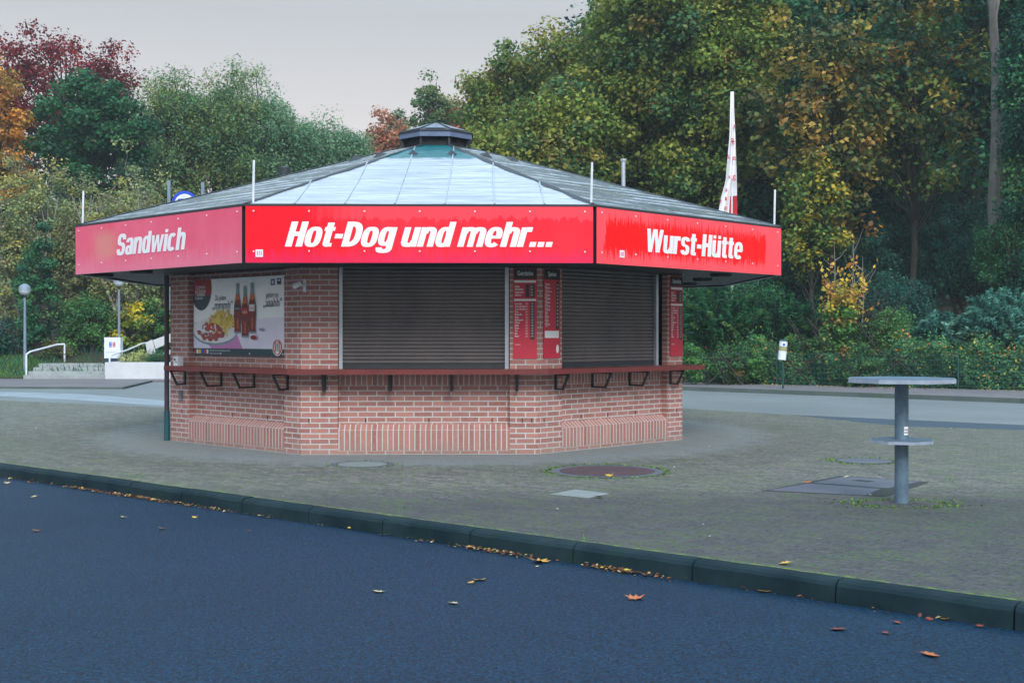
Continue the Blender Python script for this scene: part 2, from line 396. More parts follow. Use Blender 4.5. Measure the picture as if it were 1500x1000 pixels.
M['joint'] = plain('dark_joint', lin(46, 54, 54), .9, 0, .3, 20)

def leaf_mat(name='leaf', trans=.3):
    m = bpy.data.materials.new(name); m.use_nodes = True; t = m.node_tree; t.nodes.clear()
    a = t.nodes.new('ShaderNodeAttribute'); a.attribute_name = 'Col'
    d = t.nodes.new('ShaderNodeBsdfPrincipled'); d.inputs['Roughness'].default_value = .55; d.inputs['Specular IOR Level'].default_value = .25
    r = t.nodes.new('ShaderNodeBsdfTranslucent'); x = t.nodes.new('ShaderNodeMixShader'); x.inputs[0].default_value = trans
    o = t.nodes.new('ShaderNodeOutputMaterial')
    t.links.new(a.outputs['Color'], d.inputs['Base Color']); t.links.new(a.outputs['Color'], r.inputs['Color'])
    t.links.new(d.outputs[0], x.inputs[1]); t.links.new(r.outputs[0], x.inputs[2]); t.links.new(x.outputs[0], o.inputs[0]); return m
M['leaf'] = leaf_mat()

# ================================================================== THE SETTING
def yb(x):                                       # foot of the wooded bank
    return float(np.interp(x, [-60, -8, -4, 5.1, 12.9, 25, 60], [41.2, 41.2, 40.5, 37.4, 31.2, 21.5, -5]))
def hgt(x, y):
    t = y - yb(x)
    if t < -.6: return -.3
    if t < 0: return -.3 + .33*(t+.6)/.6
    z = .03 + .26*min(t, 2.5) + .12*max(0, min(t, 30)-2.5) 
    return z + .25*math.sin(x*.35+1)*math.sin(y*.3)*min(1, t/6)
def ground_sheet():
    xs = sorted(set(list(np.arange(-60, 60.1, 1.0)) + [-145, -110, -80, 80, 110, 145]))
    ys = sorted(set(list(np.arange(-10, 80.1, .6)) + [-110, -40, -20, 90, 110, 150, 168]))
    v = [(x, y, hgt(x, y) if y > -15 and abs(x) < 70 else (-.3 if y < 30 else hgt(max(-60, min(60, x)), y))) for y in ys for x in xs]
    nx = len(xs); f = [(j*nx+i, j*nx+i+1, (j+1)*nx+i+1, (j+1)*nx+i) for j in range(len(ys)-1) for i in range(nx-1)]
    me = bpy.data.meshes.new('ground'); me.from_pydata(v, [], f); me.materials.append(M['soil'])
    for p in me.polygons: p.use_smooth = True
    o = bpy.data.objects.new('ground', me); COL.objects.link(o); tag(o, kind='structure')
ground_sheet()
KW, KH = .14, .135                              # kerb width and height
ROADZ = -KH
def sheet(name, pts, z, mat, thick=.12, sub=0):
    mb = MB(); mb.prism([(p[0], p[1]) for p in pts], z-thick, z, bot=False); o = mb.build(name, mat); tag(o, kind='structure'); return o
far, near = KA - KD*40, KB + KD*30
k2a, k2b = far - KN*KW, near - KN*KW
# road in front
sheet('road', [(-80, -20), (near.x+60, -20), (near.x+60, near.y-4), (k2b.x, k2b.y), (k2a.x, k2a.y), (-80, k2a.y)], ROADZ, M['asphalt'])
# plaza: from the kerb back to the lane
lane_near = [G(-500, 571), G(-200, 577), G(0, 586), G(247, 597), G(640, 600), G(1000, 598), G(1160, 607), G(1500, 622), G(2100, 665), G(2700, 745)]
lane_far = [G(-500, 566), G(0, 568.5), G(182, 569.5), G(223, 559.5), G(247, 559), G(600, 564), G(1000, 571), G(1500, 590), G(2100, 625), G(2700, 690)]
plz = [(far.x, far.y), (near.x, near.y)] + [(p.x, p.y) for p in reversed(lane_near)]
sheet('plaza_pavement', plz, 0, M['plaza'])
sheet('lane', [(p.x, p.y) for p in lane_near] + [(p.x, p.y) for p in reversed(lane_far)], -.003, M['lane'])
sheet('lane_dark_strip', [tuple(G(*p)[:2]) for p in ((1160, 607.5), (1320, 624), (1500, 629.5), (2100, 672), (2100, 661), (1500, 622.5))], .001, M['lane_dark'], .02)  # darker wedge along the near edge of the lane
sheet('lane_sheen_band', [tuple(G(*p)[:2]) for p in ((-300, 576), (0, 580), (120, 586), (247, 595), (247, 587), (120, 577), (0, 573.5), (-300, 571))], .001, M['lane_sheen'], .01)  # light reflecting off the lane, painted as a pale sheet
# kerb stones of the road, one metre each
mb = MB()
Mr = Matrix.Rotation(math.atan2(KD.y, KD.x), 4, 'Z')
klen = 0.995
start = -25
KJ = None
def kparam(px, py):
    return (G(px, py)-KA).dot(KD)
joints = [kparam(127, 697), kparam(198, 706), kparam(279, 716), kparam(368, 728), kparam(468, 741), kparam(582, 755), kparam(711, 772), kparam(863, 792), kparam(1034, 816), kparam(1240, 845), kparam(1497, 881)]
step_ = (joints[-1]-joints[0])/10
joints = [joints[0]-step_*i for i in range(25, 0, -1)] + joints + [joints[-1]+step_*i for i in range(1, 20)]
rk = random.Random(3)
for a, b in zip(joints[:-1], joints[1:]):
    a2, b2 = a+.006, b-.006; dz = rk.uniform(-.004, .004); dn = rk.uniform(-.004, .004)
    prof = [(0, -.3), (0, dz), (-.09, dz), (-.118, dz-.012), (-.135, dz-.035), (-KW-.012+dn, -.3)]   # (across, z)
    ra = [KA + KD*a2 + KN*p[0] + Vector((0, 0, p[1])) for p in prof]; rb = [KA + KD*b2 + KN*p[0] + Vector((0, 0, p[1])) for p in prof]
    NS = 7; secs = [ra]      # worn, slightly chipped edges
    for q in range(1, NS):
        js = [0, rk.uniform(-.002, .002), rk.uniform(-.004, .003), rk.uniform(-.006, .003), rk.uniform(-.006, .004), 0]
        secs.append([ra[i].lerp(rb[i], q/NS) + KN*js[i] + Vector((0, 0, js[i]*.8)) for i in range(len(prof))])
    secs.append(rb)
    for sa, sb_ in zip(secs[:-1], secs[1:]):
        for i in range(len(prof)-1): mb.poly([sa[i], sb_[i], sb_[i+1], sa[i+1]])
    mb.poly(ra); mb.poly(rb[::-1])
tag(mb.build('kerb', M['kerbstone']), kind='structure')
# raised pavement and kerb on the far side of the lane
fp = [(p.x, p.y) for p in lane_far[5:]]
hb = [G(2700, 668), G(2100, 612), G(1500, 577), G(1000, 563.5), G(600, 556)]
mb = MB(); pts = [(p[0], p[1]) for p in fp] + [(p.x, p.y) for p in hb]
mb.prism(pts, -.1, .10, bot=False); tag(mb.build('far_pavement', M['walkway']), kind='structure')
mb = MB()
for a, b in zip(fp[:-1], fp[1:]):
    a, b = Vector((*a, 0)), Vector((*b, 0)); d = (b-a).normalized(); n_ = Vector((d.y, -d.x, 0)); n_ = n_ if n_.y < 0 else -n_
    mb.prism([tuple(a[:2]), tuple(b[:2]), tuple((b+n_*.14)[:2]), tuple((a+n_*.14)[:2])], -.1, .104)
tag(mb.build('far_kerb', M['far_kerb']), kind='structure')
# walkway on the left, in front of the steps
mb = MB(); lp = [G(-500, 566), G(0, 568.5), G(182, 569.5), G(223, 559.5), Vector((-9.0, 41.0, 0)), Vector((-40, 41.0, 0))]
mb.prism([(p.x, p.y) for p in lp], -.1, .05, bot=False); tag(mb.build('left_pavement', M['walkway']), kind='structure')
mb = MB()
for a, b in zip(lp[:3], lp[1:4]):
    d = (b-a).normalized(); n_ = Vector((d.y, -d.x, 0)); n_ = n_ if n_.y < 0 else -n_
    mb.prism([tuple(a[:2]), tuple(b[:2]), tuple((b+n_*.14)[:2]), tuple((a+n_*.14)[:2])], -.1, .055)
tag(mb.build('left_kerb', M['far_kerb']), kind='structure')

# ================================================================== THE KIOSK
KS = 1.5/1.65
KC = Vector((-1.17564, 19.20564, 0)); TH = .0221
RF, RW = 5.3119, 3.9601
ZT, ZB = 2.9866, 2.3355
kiosk = empty('kiosk', KC, 0, 'octagonal red brick snack kiosk with red fascia and closed roller shutters', 'kiosk')
def ov(k, r, z=0):                                # octagon corner in kiosk coordinates
    a = TH - math.pi/2 + math.pi/8*(2*k-1); return Vector((r*math.cos(a), r*math.sin(a), z))
WV = [ov(k, RW) + Vector((-.0654, -.004, 0)) for k in range(8)]
WV[0].x += .026; WV[1].x -= .033
REC, PL, PR = .10, .46, .35
def face(k):
    A, B = WV[k % 8], WV[(k+1) % 8]; t = (B-A).normalized(); n = Vector((t.y, -t.x, 0)); return A, B, t, n, (B-A).length
def hitu(A, t, n, px, out=0):                     # photo column -> metres along a wall line
    A = A + KC + n*out; d = Vector(((px-750)/F, 1))
    det = t.x*(-d.y) + d.x*t.y; return ((-A.x)*(-d.y) + d.x*(-A.y))/det
ZC, ZS = 1.075, ZB+.02                            # counter height, soffit height
wall = MB()
def wq(A, t, n, u0, u1, z0, z1, out0, out1=None, mi=0, uo=0):
    out1 = out0 if out1 is None else out1
    p = [A+t*u0+n*out0+Vector((0, 0, z0)), A+t*u1+n*out0+Vector((0, 0, z0)), A+t*u1+n*out1+Vector((0, 0, z1)), A+t*u0+n*out1+Vector((0, 0, z1))]
    hz = math.hypot(z1-z0, out1-out0)
    uv = [(u0+uo, z0), (u1+uo, z0), (u1+uo, z0+hz), (u0+uo, z0+hz)]
    if mi == 1: uv = [(.002, u0), (.002, u1), (.002+hz if hz < .26 else .262, u1), (.002+hz if hz < .26 else .262, u0)]
    wall.poly(p, mi, uv)
def reveal(A, t, n, u, z0, z1, flip):
    a, b = A+t*u, A+t*u-n*REC
    p = [a+Vector((0, 0, z0)), b+Vector((0, 0, z0)), b+Vector((0, 0, z1)), a+Vector((0, 0, z1))]
    wall.poly(p if not flip else p[::-1], 0, [(0, z0), (REC, z0), (REC, z1), (0, z1)] if not flip else [(0, z1), (REC, z1), (REC, z0), (0, z0)])
for k in range(8):
    A, B, t, n, Ln = face(k); window = k in (0, 1, 2, 4, 6)
    u1, u2 = PL, Ln-PR; uo = .06*k
    wq(A, t, n, 0, u1, 0, ZS, 0, uo=uo); wq(A, t, n, u2, Ln, 0, ZS, 0, uo=uo)
    reveal(A, t, n, u1, .3, ZS, True); reveal(A, t, n, u2, .3, ZS, False)
    wq(A, t, n, u1, u2, 0, .045, 0, uo=uo)                       # bottom course
    wq(A, t, n, u1, u2, .045, .305, .002, mi=1)                  # upright plinth course
    wq(A, t, n, u1, u2, .305, .375, .002, -REC, mi=1)            # sloping top of the plinth
    wq(A, t, n, u1, u2, .375, .86 if window else ZS, -REC, uo=uo)
    if window: wq(A, t, n, u1, u2, .86, ZC, -REC, mi=1)
wo_ = wall.build('wall', [M['brick'], M['soldier']], kiosk)
# weep holes
mb = MB()
for k, us in ((0, (.1, .8, 1.6, 2.4, 2.78, 2.9)), (1, (.12, .95, 1.5, 2.1, 2.92)), (7, (.3, 1.4, 2.2))):
    A, B, t, n, Ln = face(k)
    for u_ in us:
        mb = MB(); out = 0 if u_ < PL or u_ > Ln-PR else -REC
        c = A+t*u_+n*(out+.001)+Vector((0, 0, .425)); mb.box(c, (.012, .006, .055), rz=math.atan2(t.y, t.x))
        mb.build('weep_hole', M['dark'], kiosk)
# shutters
for k in (0, 1, 2, 4, 6):
    A, B, t, n, Ln = face(k); u1, u2 = PL+.01, Ln-PR-.01
    if k == 1: u2 -= .12
    mb = MB(); z = ZC+.06; p = .048
    while z < ZS:
        prof = [(-.006, 0), (-.006, .005), (.008, .008), (.016, .02), (.016, .032), (.008, .041), (-.006, .048)]
        for (o0, a), (o1, b) in zip(prof[:-1], prof[1:]):
            q = [A+t*u1+n*(-REC-.03+o0)+Vector((0, 0, z+a)), A+t*u2+n*(-REC-.03+o0)+Vector((0, 0, z+a)), A+t*u2+n*(-REC-.03+o1)+Vector((0, 0, z+b)), A+t*u1+n*(-REC-.03+o1)+Vector((0, 0, z+b))]
            mb.poly(q, 0)
        z += p
    sh = mb.build('roller_shutter', M['shutter'], kiosk)
    rzz = math.atan2(t.y, t.x)
    c = A+t*(u1+u2)/2+n*(-REC-.018)+Vector((0, 0, ZC+.03)); MB().box(c, (u2-u1-.06, .03, .06), rz=rzz).build('bottom_rail', M['rubber'], sh)
    for uu, w in ((u1+.02, .045), (u2-.025, .05)):
        c = A+t*uu+n*(-REC+.012)+Vector((0, 0, (ZC+ZS)/2)); MB().box(c, (w, .05, ZS-ZC), rz=rzz).build('guide_rail', M['alu'], sh)
    MB().box(A+t*(PL+Ln-PR)/2+n*(-REC-.10)+Vector((0, 0, (ZC+ZS)/2)), (Ln-PL-PR, .02, ZS-ZC), rz=rzz).build('shutter_backing', M['dark'], sh)
# counter board round the walls, ends behind the third pier
CO = .30
def offs(k, o):                                   # corner of the wall ring offset outward by o
    A, B, t, n, Ln = face((k-1) % 8); A2, B2, t2, n2, L2 = face(k % 8)
    m = (n+n2).normalized(); return WV[k % 8] + m*(o/m.dot(n))
A, B, t7, n7, L7 = face(7); A1, B1, t1, n1, L1 = face(1)
outer = [WV[7]+t7*.32+n7*CO, offs(0, CO), offs(1, CO), WV[2]+t1*.13+n1*CO]
inner = [WV[2]+t1*.13+n1*-.02, WV[2]+n1*-.02, offs(1, -REC-.005), offs(0, -REC-.005), WV[7]+t7*.32-n7*.02]
cnt = MB(); ring_o, ring_i = outer, [inner[4], inner[3], inner[2], inner[0]]
for i in range(3):
    a, b, c, d = ring_i[i], ring_i[i+1], ring_o[i+1], ring_o[i]
    z0, z1 = ZC-.062, ZC
    V3 = lambda p, z: (p.x, p.y, z)
    cnt.poly([V3(d, z1-.012), V3(c, z1-.012), V3(c, z0), V3(d, z0)][::-1])
    io = .01
    cnt.poly([V3(d, z1), V3(c, z1), V3(b, z1), V3(a, z1)]); cnt.poly([V3(a, z0), V3(b, z0), V3(c, z0), V3(d, z0)])
    cnt.poly([V3(d, z1), V3(d, z1-.012), V3(c, z1-.012), V3(c, z1)])
for a, d in ((ring_i[0], ring_o[0]), (ring_o[3], ring_i[3])): cnt.poly([(a.x, a.y, ZC-.062), (d.x, d.y, ZC-.062), (d.x, d.y, ZC), (a.x, a.y, ZC)])
counter = cnt.build('counter', M['counter'], kiosk)
def bracket(k, u, side):
    A, B, t, n, Ln = face(k); mb = MB(); z1 = ZC-.062
    off = 0 if (u < PL or u > Ln-PR) else -REC
    P = lambda o, z: A+t*u+n*o+Vector((0, 0, z))
    pr = [P(off+.012, z1-.012), P(.235, z1-.012), P(.135, z1-.20), P(off+.012, z1-.20)]
    for a, b in zip(pr, pr[1:]+pr[:1]):
        d = (b-a); m = Matrix.Identity(3); dn = d.normalized(); up = dn.cross(t).normalized()
        m = Matrix((dn, t, up)).transposed().to_4x4(); mb.box((a+b)/2, (d.length+.02, .03, .022), M=m)
    mb.build('bracket', M['black'], counter)
for k, us in ((7, (.39, 1.14, 1.91, 2.78)), (0, (.30, 1.12, 1.89, 2.71)), (1, (.33, 1.17, 1.96, 2.76))):
    for u in us: bracket(k, u, 0)
# fascia panels
def fq(mb, a, b, z0, z1, mi, Ln): mb.poly([(a.x, a.y, z0), (b.x, b.y, z0), (b.x, b.y, z1), (a.x, a.y, z1)], mi, [(0, 0), (Ln, 0), (Ln, z1-z0), (0, z1-z0)])
FP = {}
for k in range(8):
    a, b = ov(k, RF), ov(k+1, RF); t = (b-a).normalized(); n = Vector((t.y, -t.x, 0)); Ln = (b-a).length
    g = .026; a2, b2 = a+t*g, b-t*g
    mb = MB(); i2, j2 = a2-n*.03, b2-n*.03
    fq(mb, a2, b2, ZB, ZT, 0, Ln-2*g)
    mb.poly([(j2.x, j2.y, ZB), (i2.x, i2.y, ZB), (i2.x, i2.y, ZT), (j2.x, j2.y, ZT)], 1)
    for z_, r in ((ZT, 1), (ZB, -1)):
        q = [(a2.x, a2.y, z_), (b2.x, b2.y, z_), (j2.x, j2.y, z_), (i2.x, i2.y, z_)]; mb.poly(q[::r], 1)
    for e_, f_ in ((a2, i2), (j2, b2)): mb.poly([(e_.x, e_.y, ZB), (e_.x, e_.y, ZT), (f_.x, f_.y, ZT), (f_.x, f_.y, ZB)][::-1], 3)
    for iu in range(7):
        for zz in (ZT-.055, ZB+.135 if iu not in (0, 6) else ZB+.13):
            uu = .12 + (Ln-.24)*iu/6 - g
            mb.box(a2+t*uu+n*.003+Vector((0, 0, zz)), (.016, .008, .016), 2, math.atan2(t.y, t.x))
    pm = {0: 'red_front', 1: 'red_right', 7: 'red_left'}.get(k, 'red_front')
    pan = mb.build('fascia_panel', [M[pm], M['alu'], M['screw'], M['black']], kiosk); FP[k] = (a2, b2, t, n, pan)
    if k == 7: pan['label'] = 'faded fascia panel with a painted pink sky sheen reading Sandwich'
    if k == 0: pan['label'] = 'bright red fascia panel reading Hot-Dog und mehr'
    if k == 1: pan['label'] = 'red fascia panel with a darker dripping patch reading Wurst-Hütte'
# dark frame behind the panels, roof edge and soffit
mb = MB()
for k in range(8):
    a, b = ov(k, RF-.045), ov(k+1, RF-.045); c, d = ov(k, RF-.12), ov(k+1, RF-.12)
    mb.poly([(a.x, a.y, ZB+.01), (b.x, b.y, ZB+.01), (b.x, b.y, ZT+.01), (a.x, a.y, ZT+.01)])
    mb.poly([(a.x, a.y, ZT+.01), (b.x, b.y, ZT+.01), (d.x, d.y, ZT+.01), (c.x, c.y, ZT+.01)])
    a, b = ov(k, RF+.004), ov(k+1, RF+.004)
    mb.poly([(a.x, a.y, ZT+.003), (b.x, b.y, ZT+.003), (b.x, b.y, ZT+.028), (a.x, a.y, ZT+.028)])
    mb.poly([(a.x, a.y, ZT+.028), (b.x, b.y, ZT+.028), (d.x, d.y, ZT+.028), (c.x, c.y, ZT+.028)])
mb.build('roof_edge', M['rubber'], kiosk)
so = MB()
for k in range(8):                                # tongue and groove boards, each a narrow strip with a groove
    a, b = ov(k, RF-.04), ov(k+1, RF-.04); c, d = WV[k]*.97, WV[(k+1) % 8]*.97
    nb = 14
    for i in range(nb):
        f0, f1 = i/nb, (i+.78)/nb; f2 = (i+1)/nb
        for g0, g1, z in ((f0, f1, ZB+.03), (f1, f2, ZB+.045)):
            q = [a.lerp(c, g0), b.lerp(d, g0), b.lerp(d, g1), a.lerp(c, g1)]
            so.poly([(p.x, p.y, z) for p in q][::-1], 0 if z < ZB+.04 else 1)
soff = so.build('soffit', [M['soffit'], M['dark']], kiosk)
for px, py in ((1056, 404), (1029, 410.5), (1008, 417), (207, 399), (150, 404)):
        p = G(px, py, ZB) - KC
        MB().lathe((p.x, p.y, ZB-.02), [(0, 0), (.13, 0), (.15, .015), (.15, .05)], 20).build('ceiling_light', M['black'], soff)
MB().prism([tuple(ov(k, RW-.15)[:2]) for k in range(8)], ZS+.02, ZS+.05).build('ceiling', M['dark'], kiosk)
# roof
ZR0, ZR1, RT = ZT+.028, 4.36, .60
SL = (ZR1-ZR0)/((RF-.02-RT)*math.cos(math.pi/8))
for k in range(8):
    a, b, c, d = ov(k, RF-.02, ZR0), ov(k+1, RF-.02, ZR0), ov(k+1, RT, ZR1), ov(k, RT, ZR1)
    Ln = (b-a).length; h = ((c+d)/2-(a+b)/2).length; w = (c-d).length
    mb = MB(); nu, nv = 24, 16
    tv = (b-a).normalized(); rr = random.Random(k)
    P = lambda i, j: a.lerp(b, i/nu).lerp(d.lerp(c, i/nu), j/nv)
    wob = {}
    for i in range(nu+1):
        for j in range(nv+1):
            z = 0 if (i in (0, nu) or j in (0, nv)) else rr.uniform(-.006, .006)*(1 if k == 0 else .5)
            p = P(i, j); wob[i, j] = (p + Vector((0, 0, z)), ((p-a).dot(tv), h*j/nv))
    for i in range(nu):
        for j in range(nv):
            q = [wob[i, j], wob[i+1, j], wob[i+1, j+1], wob[i, j+1]]
            mb.poly([x[0] for x in q], 0, [x[1] for x in q], True)
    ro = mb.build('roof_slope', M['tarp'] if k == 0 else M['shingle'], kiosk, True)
    nrm = (b-a).cross(d-a).normalized()
    ro['label'] = 'pale smooth metal roof slope with a teal top' if k == 0 else 'dark weathered shingle roof slope'
    # seams square to the eave
    up = (((c+d)/2)-((a+b)/2)).normalized()
    if k == 0:
        for i in range(1, 7):
            u = Ln*i/7; half = (Ln-w)/2
            s = h if half < u < Ln-half else h*min(u, Ln-u)/half
            p0 = a+tv*u+nrm*.006; p1 = p0+up*(s-.02)
            mb = MB().tube([p0, (p0+p1)/2+tv*rr.uniform(-.02, .02), p1], .011, 5); mb.build('roof_seam', M['alu'], ro)
    # hip cover strips, ragged bitumen
    mbh = MB(); prev = None
    for j in range(13):
        p = a.lerp(d, j/12); w_ = .05 + rr.uniform(-.02, .03); q = (p+Vector((0, 0, .014)), p+tv*w_+up*.02*0+nrm*.01, p-((ov(k, 1)-ov(k-1, 1)).normalized())*w_+Vector((0, 0, .004)))
        if prev: mbh.poly([prev[0], prev[1], q[1], q[0]]); mbh.poly([prev[2], prev[0], q[0], q[2]])
        prev = q
    mbh.build('hip_strip', M['rubber'], ro)
    # little triangular vents under the cupola
    for fu in (.3, .7):
        base = a.lerp(b, fu).lerp(d.lerp(c, fu), .80 if k == 0 else .82)
        base = (a+b)/2 + up*h*.81 + tv*(.28 if fu > .5 else -.28)
        s1 = base - tv*.075; s2 = base + tv*.075; ap = base - up*.02 + Vector((0, 0, .07)); bk = base + up*.16 + nrm*.002; lo = base - up*.14
        m2 = MB(); m2.poly([s1, lo, ap]); m2.poly([lo, s2, ap]); m2.poly([s2, bk, ap]); m2.poly([bk, s1, ap])
        m2.build('roof_vent', M['rubber'], ro)
# cupola
def cup():
    z0, z1, z2 = 4.30, 4.50, 4.58
    r0, r1 = .545, .60
    mb = MB().prism([tuple(ov(k, r0-.04)[:2]) for k in range(8)], z0, z1-.01); neck = mb.build('cupola', M['dark'], kiosk)
    for k in range(8):
        p = ov(k, r0); MB().box((p.x, p.y, (z0+z1)/2-.02), (.035, .035, z1-z0+.06), rz=math.atan2(p.y, p.x)).build('cupola_post', M['rubber'], neck)
    mb = MB().prism([tuple(ov(k, r1)[:2]) for k in range(8)], z1, z2); mb.build('cupola_band', plain('cupola_band_paint', lin(96, 112, 142), .4, .3), neck)
    MB().prism([tuple(ov(k, r1+.02)[:2]) for k in range(8)], z2+.001, z2+.02).build('cupola_edge', M['rubber'], neck)
    ap = Vector((0, 0, 4.80)); mb = MB(); gl = MB()
    for k in range(8):
        a, b = ov(k, r1, z2+.022), ov(k+1, r1, z2+.022); mb.poly([a, b, ap])
        c = (a+b+ap)/3; q = [c+(x-c)*.72+Vector((0, 0, .014)) for x in (a, b, ap)]; gl.poly(q)
    mb.build('cupola_roof', M['rubber'], neck); gl.build('cupola_glass', M['tarp_s'], neck)
    MB().tube([ap-Vector((0, 0, .05)), ap+Vector((0, 0, .62))], .006, 5).build('finial_rod', M['rubber'], neck)
n = N('cupola_glass'); M['tarp_s'] = n.out(lin(84, 98, 118), .3, 0, .5)
cup()
# thin white rods, vent pipe, chimney and downpipe, all fixed to the kiosk
for px, yt, ybt, k in ((371, 235, 298, 0), (866, 238, 300, 1), (1134, 278, 331, 2), (121.5, 280, 331, 7)):
    p = ov(k, RF-.10); d = (p+KC).y; x = (px-750)/F*d - KC.x
    MB().tube([(x-.01, p.y, ZT-.02), (x, p.y, ZT+.06), (x+.01, p.y, zat(yt, d))], .014, 6).build('lightning_rod', M['white_paint'], kiosk)
def on_roof(px, py):                              # nearest spot of the roof seen at a photo pixel
    for i in range(400):
        d = 14 + i*.03; p = Pd(px, py, d) - Vector((KC.x, KC.y, 0))
        rr = max(p.x*math.cos(TH-math.pi/2+math.pi/4*k)+p.y*math.sin(TH-math.pi/2+math.pi/4*k) for k in range(8))
        zr = ZR0 + ((RF-.02)*math.cos(math.pi/8)-rr)*SL
        if rr < (RF-.02)*math.cos(math.pi/8) and p.z < zr: return p
    return Vector((2.2, -1.0, 3.7))
MB().lathe((-2.65, 1.6, 3.69), [(.055, 0), (.055, .47), (.10, .475), (.10, .62), (0, .66)], 16).build('chimney', M['rubber'], kiosk)
MB().lathe((3.05, 1.6, 3.5), [(.033, 0), (.033, .92), (.05, .925), (.05, .96), (0, .97)], 14).build('vent_pipe', M['alu'], kiosk)
dp = WV[7] - t7*.05 + n7*.03
MB().tube([(dp.x, dp.y, .30), (dp.x, dp.y, ZS)], .034, 10).build('downpipe', M['pipe'], kiosk)
MB().tube([(dp.x, dp.y, 0), (dp.x, dp.y, .42)], .042, 10).build('downpipe_foot', M['pipe_low'], kiosk)
A, B, t, n, Ln = face(7)
MB().box(A+t*.3+n*.02+Vector((0, 0, .66)), (.06, .04, .11), rz=math.atan2(t.y, t.x)).build('socket', M['plate_grey'], kiosk)
# white spotlight on the brick pier
A, B, t, n, Ln = face(0); sb = MB(); c = A+t*.05+n*.02+Vector((0, 0, 2.12)); rz0 = math.atan2(t.y, t.x)
sb.box(c, (.035, .04, .16), rz=rz0)
sb.tube([c+n*.02, c+n*.09-t*.04+Vector((0, 0, .0))], .014, 8); sb.tube([c+n*.09-t*.03+Vector((0, 0, .03)), c+n*.10-t*.13-Vector((0, 0, .02))], [.03, .035], 10)
o = sb.build('security_camera', M['white_paint']); o.location = KC
tag(o, 'small white camera bracketed to the brick pier right of the food poster', 'camera')
# small white box on the counter's left end
A, B, t, n, Ln = face(7); rz7 = math.atan2(t.y, t.x)
bx = empty('cup_holder', KC + A+t*.40+n*.12+Vector((0, 0, ZC)), rz7, 'small white box with black dot on the left end of the counter', 'box')
b_ = MB().box((0, 0, .06), (.11, .09, .12)).box((0, 0, .125), (.09, .07, .012)); b_.build('box_body', M['white_paint'], bx)
MB().box((-.015, -.047, .085), (.03, .006, .03)).box((.02, -.047, .05), (.02, .006, .015)).build('black_dot', M['black'], bx)

# ------------------------------------------------------------------ heavy condensed lettering, drawn stroke by stroke
def gl_rect(x0, y0, x1, y1):
    if y1-y0 > x1-x0: x0 -= .014; x1 += .014
    return [[(x0, y0), (x1, y0), (x1, y1), (x0, y1)]]
def gl_str(x0, y0, x1, y1, w): return [[(x0-w/2, y0), (x0+w/2, y0), (x1+w/2, y1), (x1-w/2, y1)][::(1 if y0 < y1 else -1)]]
def gl_arc(cx, cy, rx, ry, tx, ty, a0=0, a1=360, n=24, e=2.7):
    rx += .014; tx += .026; ty += .012
    out = []; f = lambda c: math.copysign(abs(c)**(2/e), c)
    def pt(a, s): a = R(a); return (cx+(rx-tx*s)*f(math.cos(a)), cy+(ry-ty*s)*f(math.sin(a)))
    for i in range(n):
        a, b = a0+(a1-a0)*i/n, a0+(a1-a0)*(i+1)/n
        out.append([pt(a, 0), pt(b, 0), pt(b, 1), pt(a, 1)])
    return out
r_, a_, s_ = gl_rect, gl_arc, gl_str
GL = {
 'H': (.56, [r_(0, 0, .2, 1), r_(.36, 0, .56, 1), r_(.2, .42, .36, .6)]),
 'o': (.53, [a_(.265, .39, .265, .405, .19, .14)]),
 't': (.36, [r_(.07, .1, .27, .96), r_(0, .63, .36, .78), a_(.24, .16, .17, .165, .16, .13, 180, 270, 8), r_(.22, 0, .36, .14)]),
 '-': (.27, [r_(0, .33, .27, .51)]),
 'D': (.57, [r_(0, 0, .2, 1), a_(.16, .5, .41, .5, .2, .17, -90, 90)]),
 'g': (.53, [a_(.25, .41, .25, .38, .19, .14), r_(.34, -.04, .53, .78), a_(.265, -.03, .265, .22, .19, .14, 180, 360)]),
 'u': (.53, [r_(0, .22, .19, .78), r_(.34, 0, .53, .78), a_(.25, .25, .25, .26, .19, .15, 180, 360)]),
 'n': (.53, [r_(0, 0, .19, .78), r_(.34, 0, .53, .55), a_(.29, .53, .24, .26, .19, .15, 0, 180)]),
 'd': (.53, [a_(.25, .39, .25, .405, .19, .14), r_(.34, 0, .53, 1)]),
 'm': (.84, [r_(0, 0, .19, .78), r_(.33, 0, .51, .55), r_(.65, 0, .84, .55), a_(.275, .53, .235, .26, .18, .15, 0, 180), a_(.6, .53, .24, .26, .19, .15, 0, 180)]),
 'e': (.53, [a_(.265, .39, .265, .405, .19, .14, 0, 318), r_(.1, .33, .52, .45)]),
 'h': (.53, [r_(0, 0, .19, 1), r_(.34, 0, .53, .55), a_(.29, .53, .24, .26, .19, .15, 0, 180)]),
 'r': (.37, [r_(0, 0, .19, .78), r_(.16, .6, .37, .79)]),
 '.': (.23, [r_(0, 0, .19, .2)]),
 'W': (.92, [s_(.25, 0, .1, 1, .2), s_(.27, 0, .42, 1, .16), s_(.63, 0, .5, 1, .16), s_(.67, 0, .82, 1, .2)]),
 's': (.48, [a_(.24, .575, .24, .22, .18, .13, 5, 270), a_(.24, .22, .24, .225, .18, .135, -175, 90)]),
 'S': (.56, [a_(.28, .73, .28, .285, .2, .16, 0, 270), a_(.28, .29, .28, .305, .2, .16, -180, 90)]),
 'a': (.51, [a_(.22, .21, .22, .225, .18, .11), r_(.32, 0, .51, .58), a_(.26, .53, .25, .26, .19, .14, 0, 172)]),
 'w': (.80, [s_(.2, 0, .09, .78, .18), s_(.25, 0, .38, .78, .14), s_(.55, 0, .42, .78, .14), s_(.6, 0, .71, .78, .18)]),
 'i': (.19, [r_(0, 0, .19, .78), r_(0, .85, .19, 1)]),
 'c': (.52, [a_(.26, .39, .26, .405, .19, .14, 42, 318)]),
 ' ': (.18, []),
}
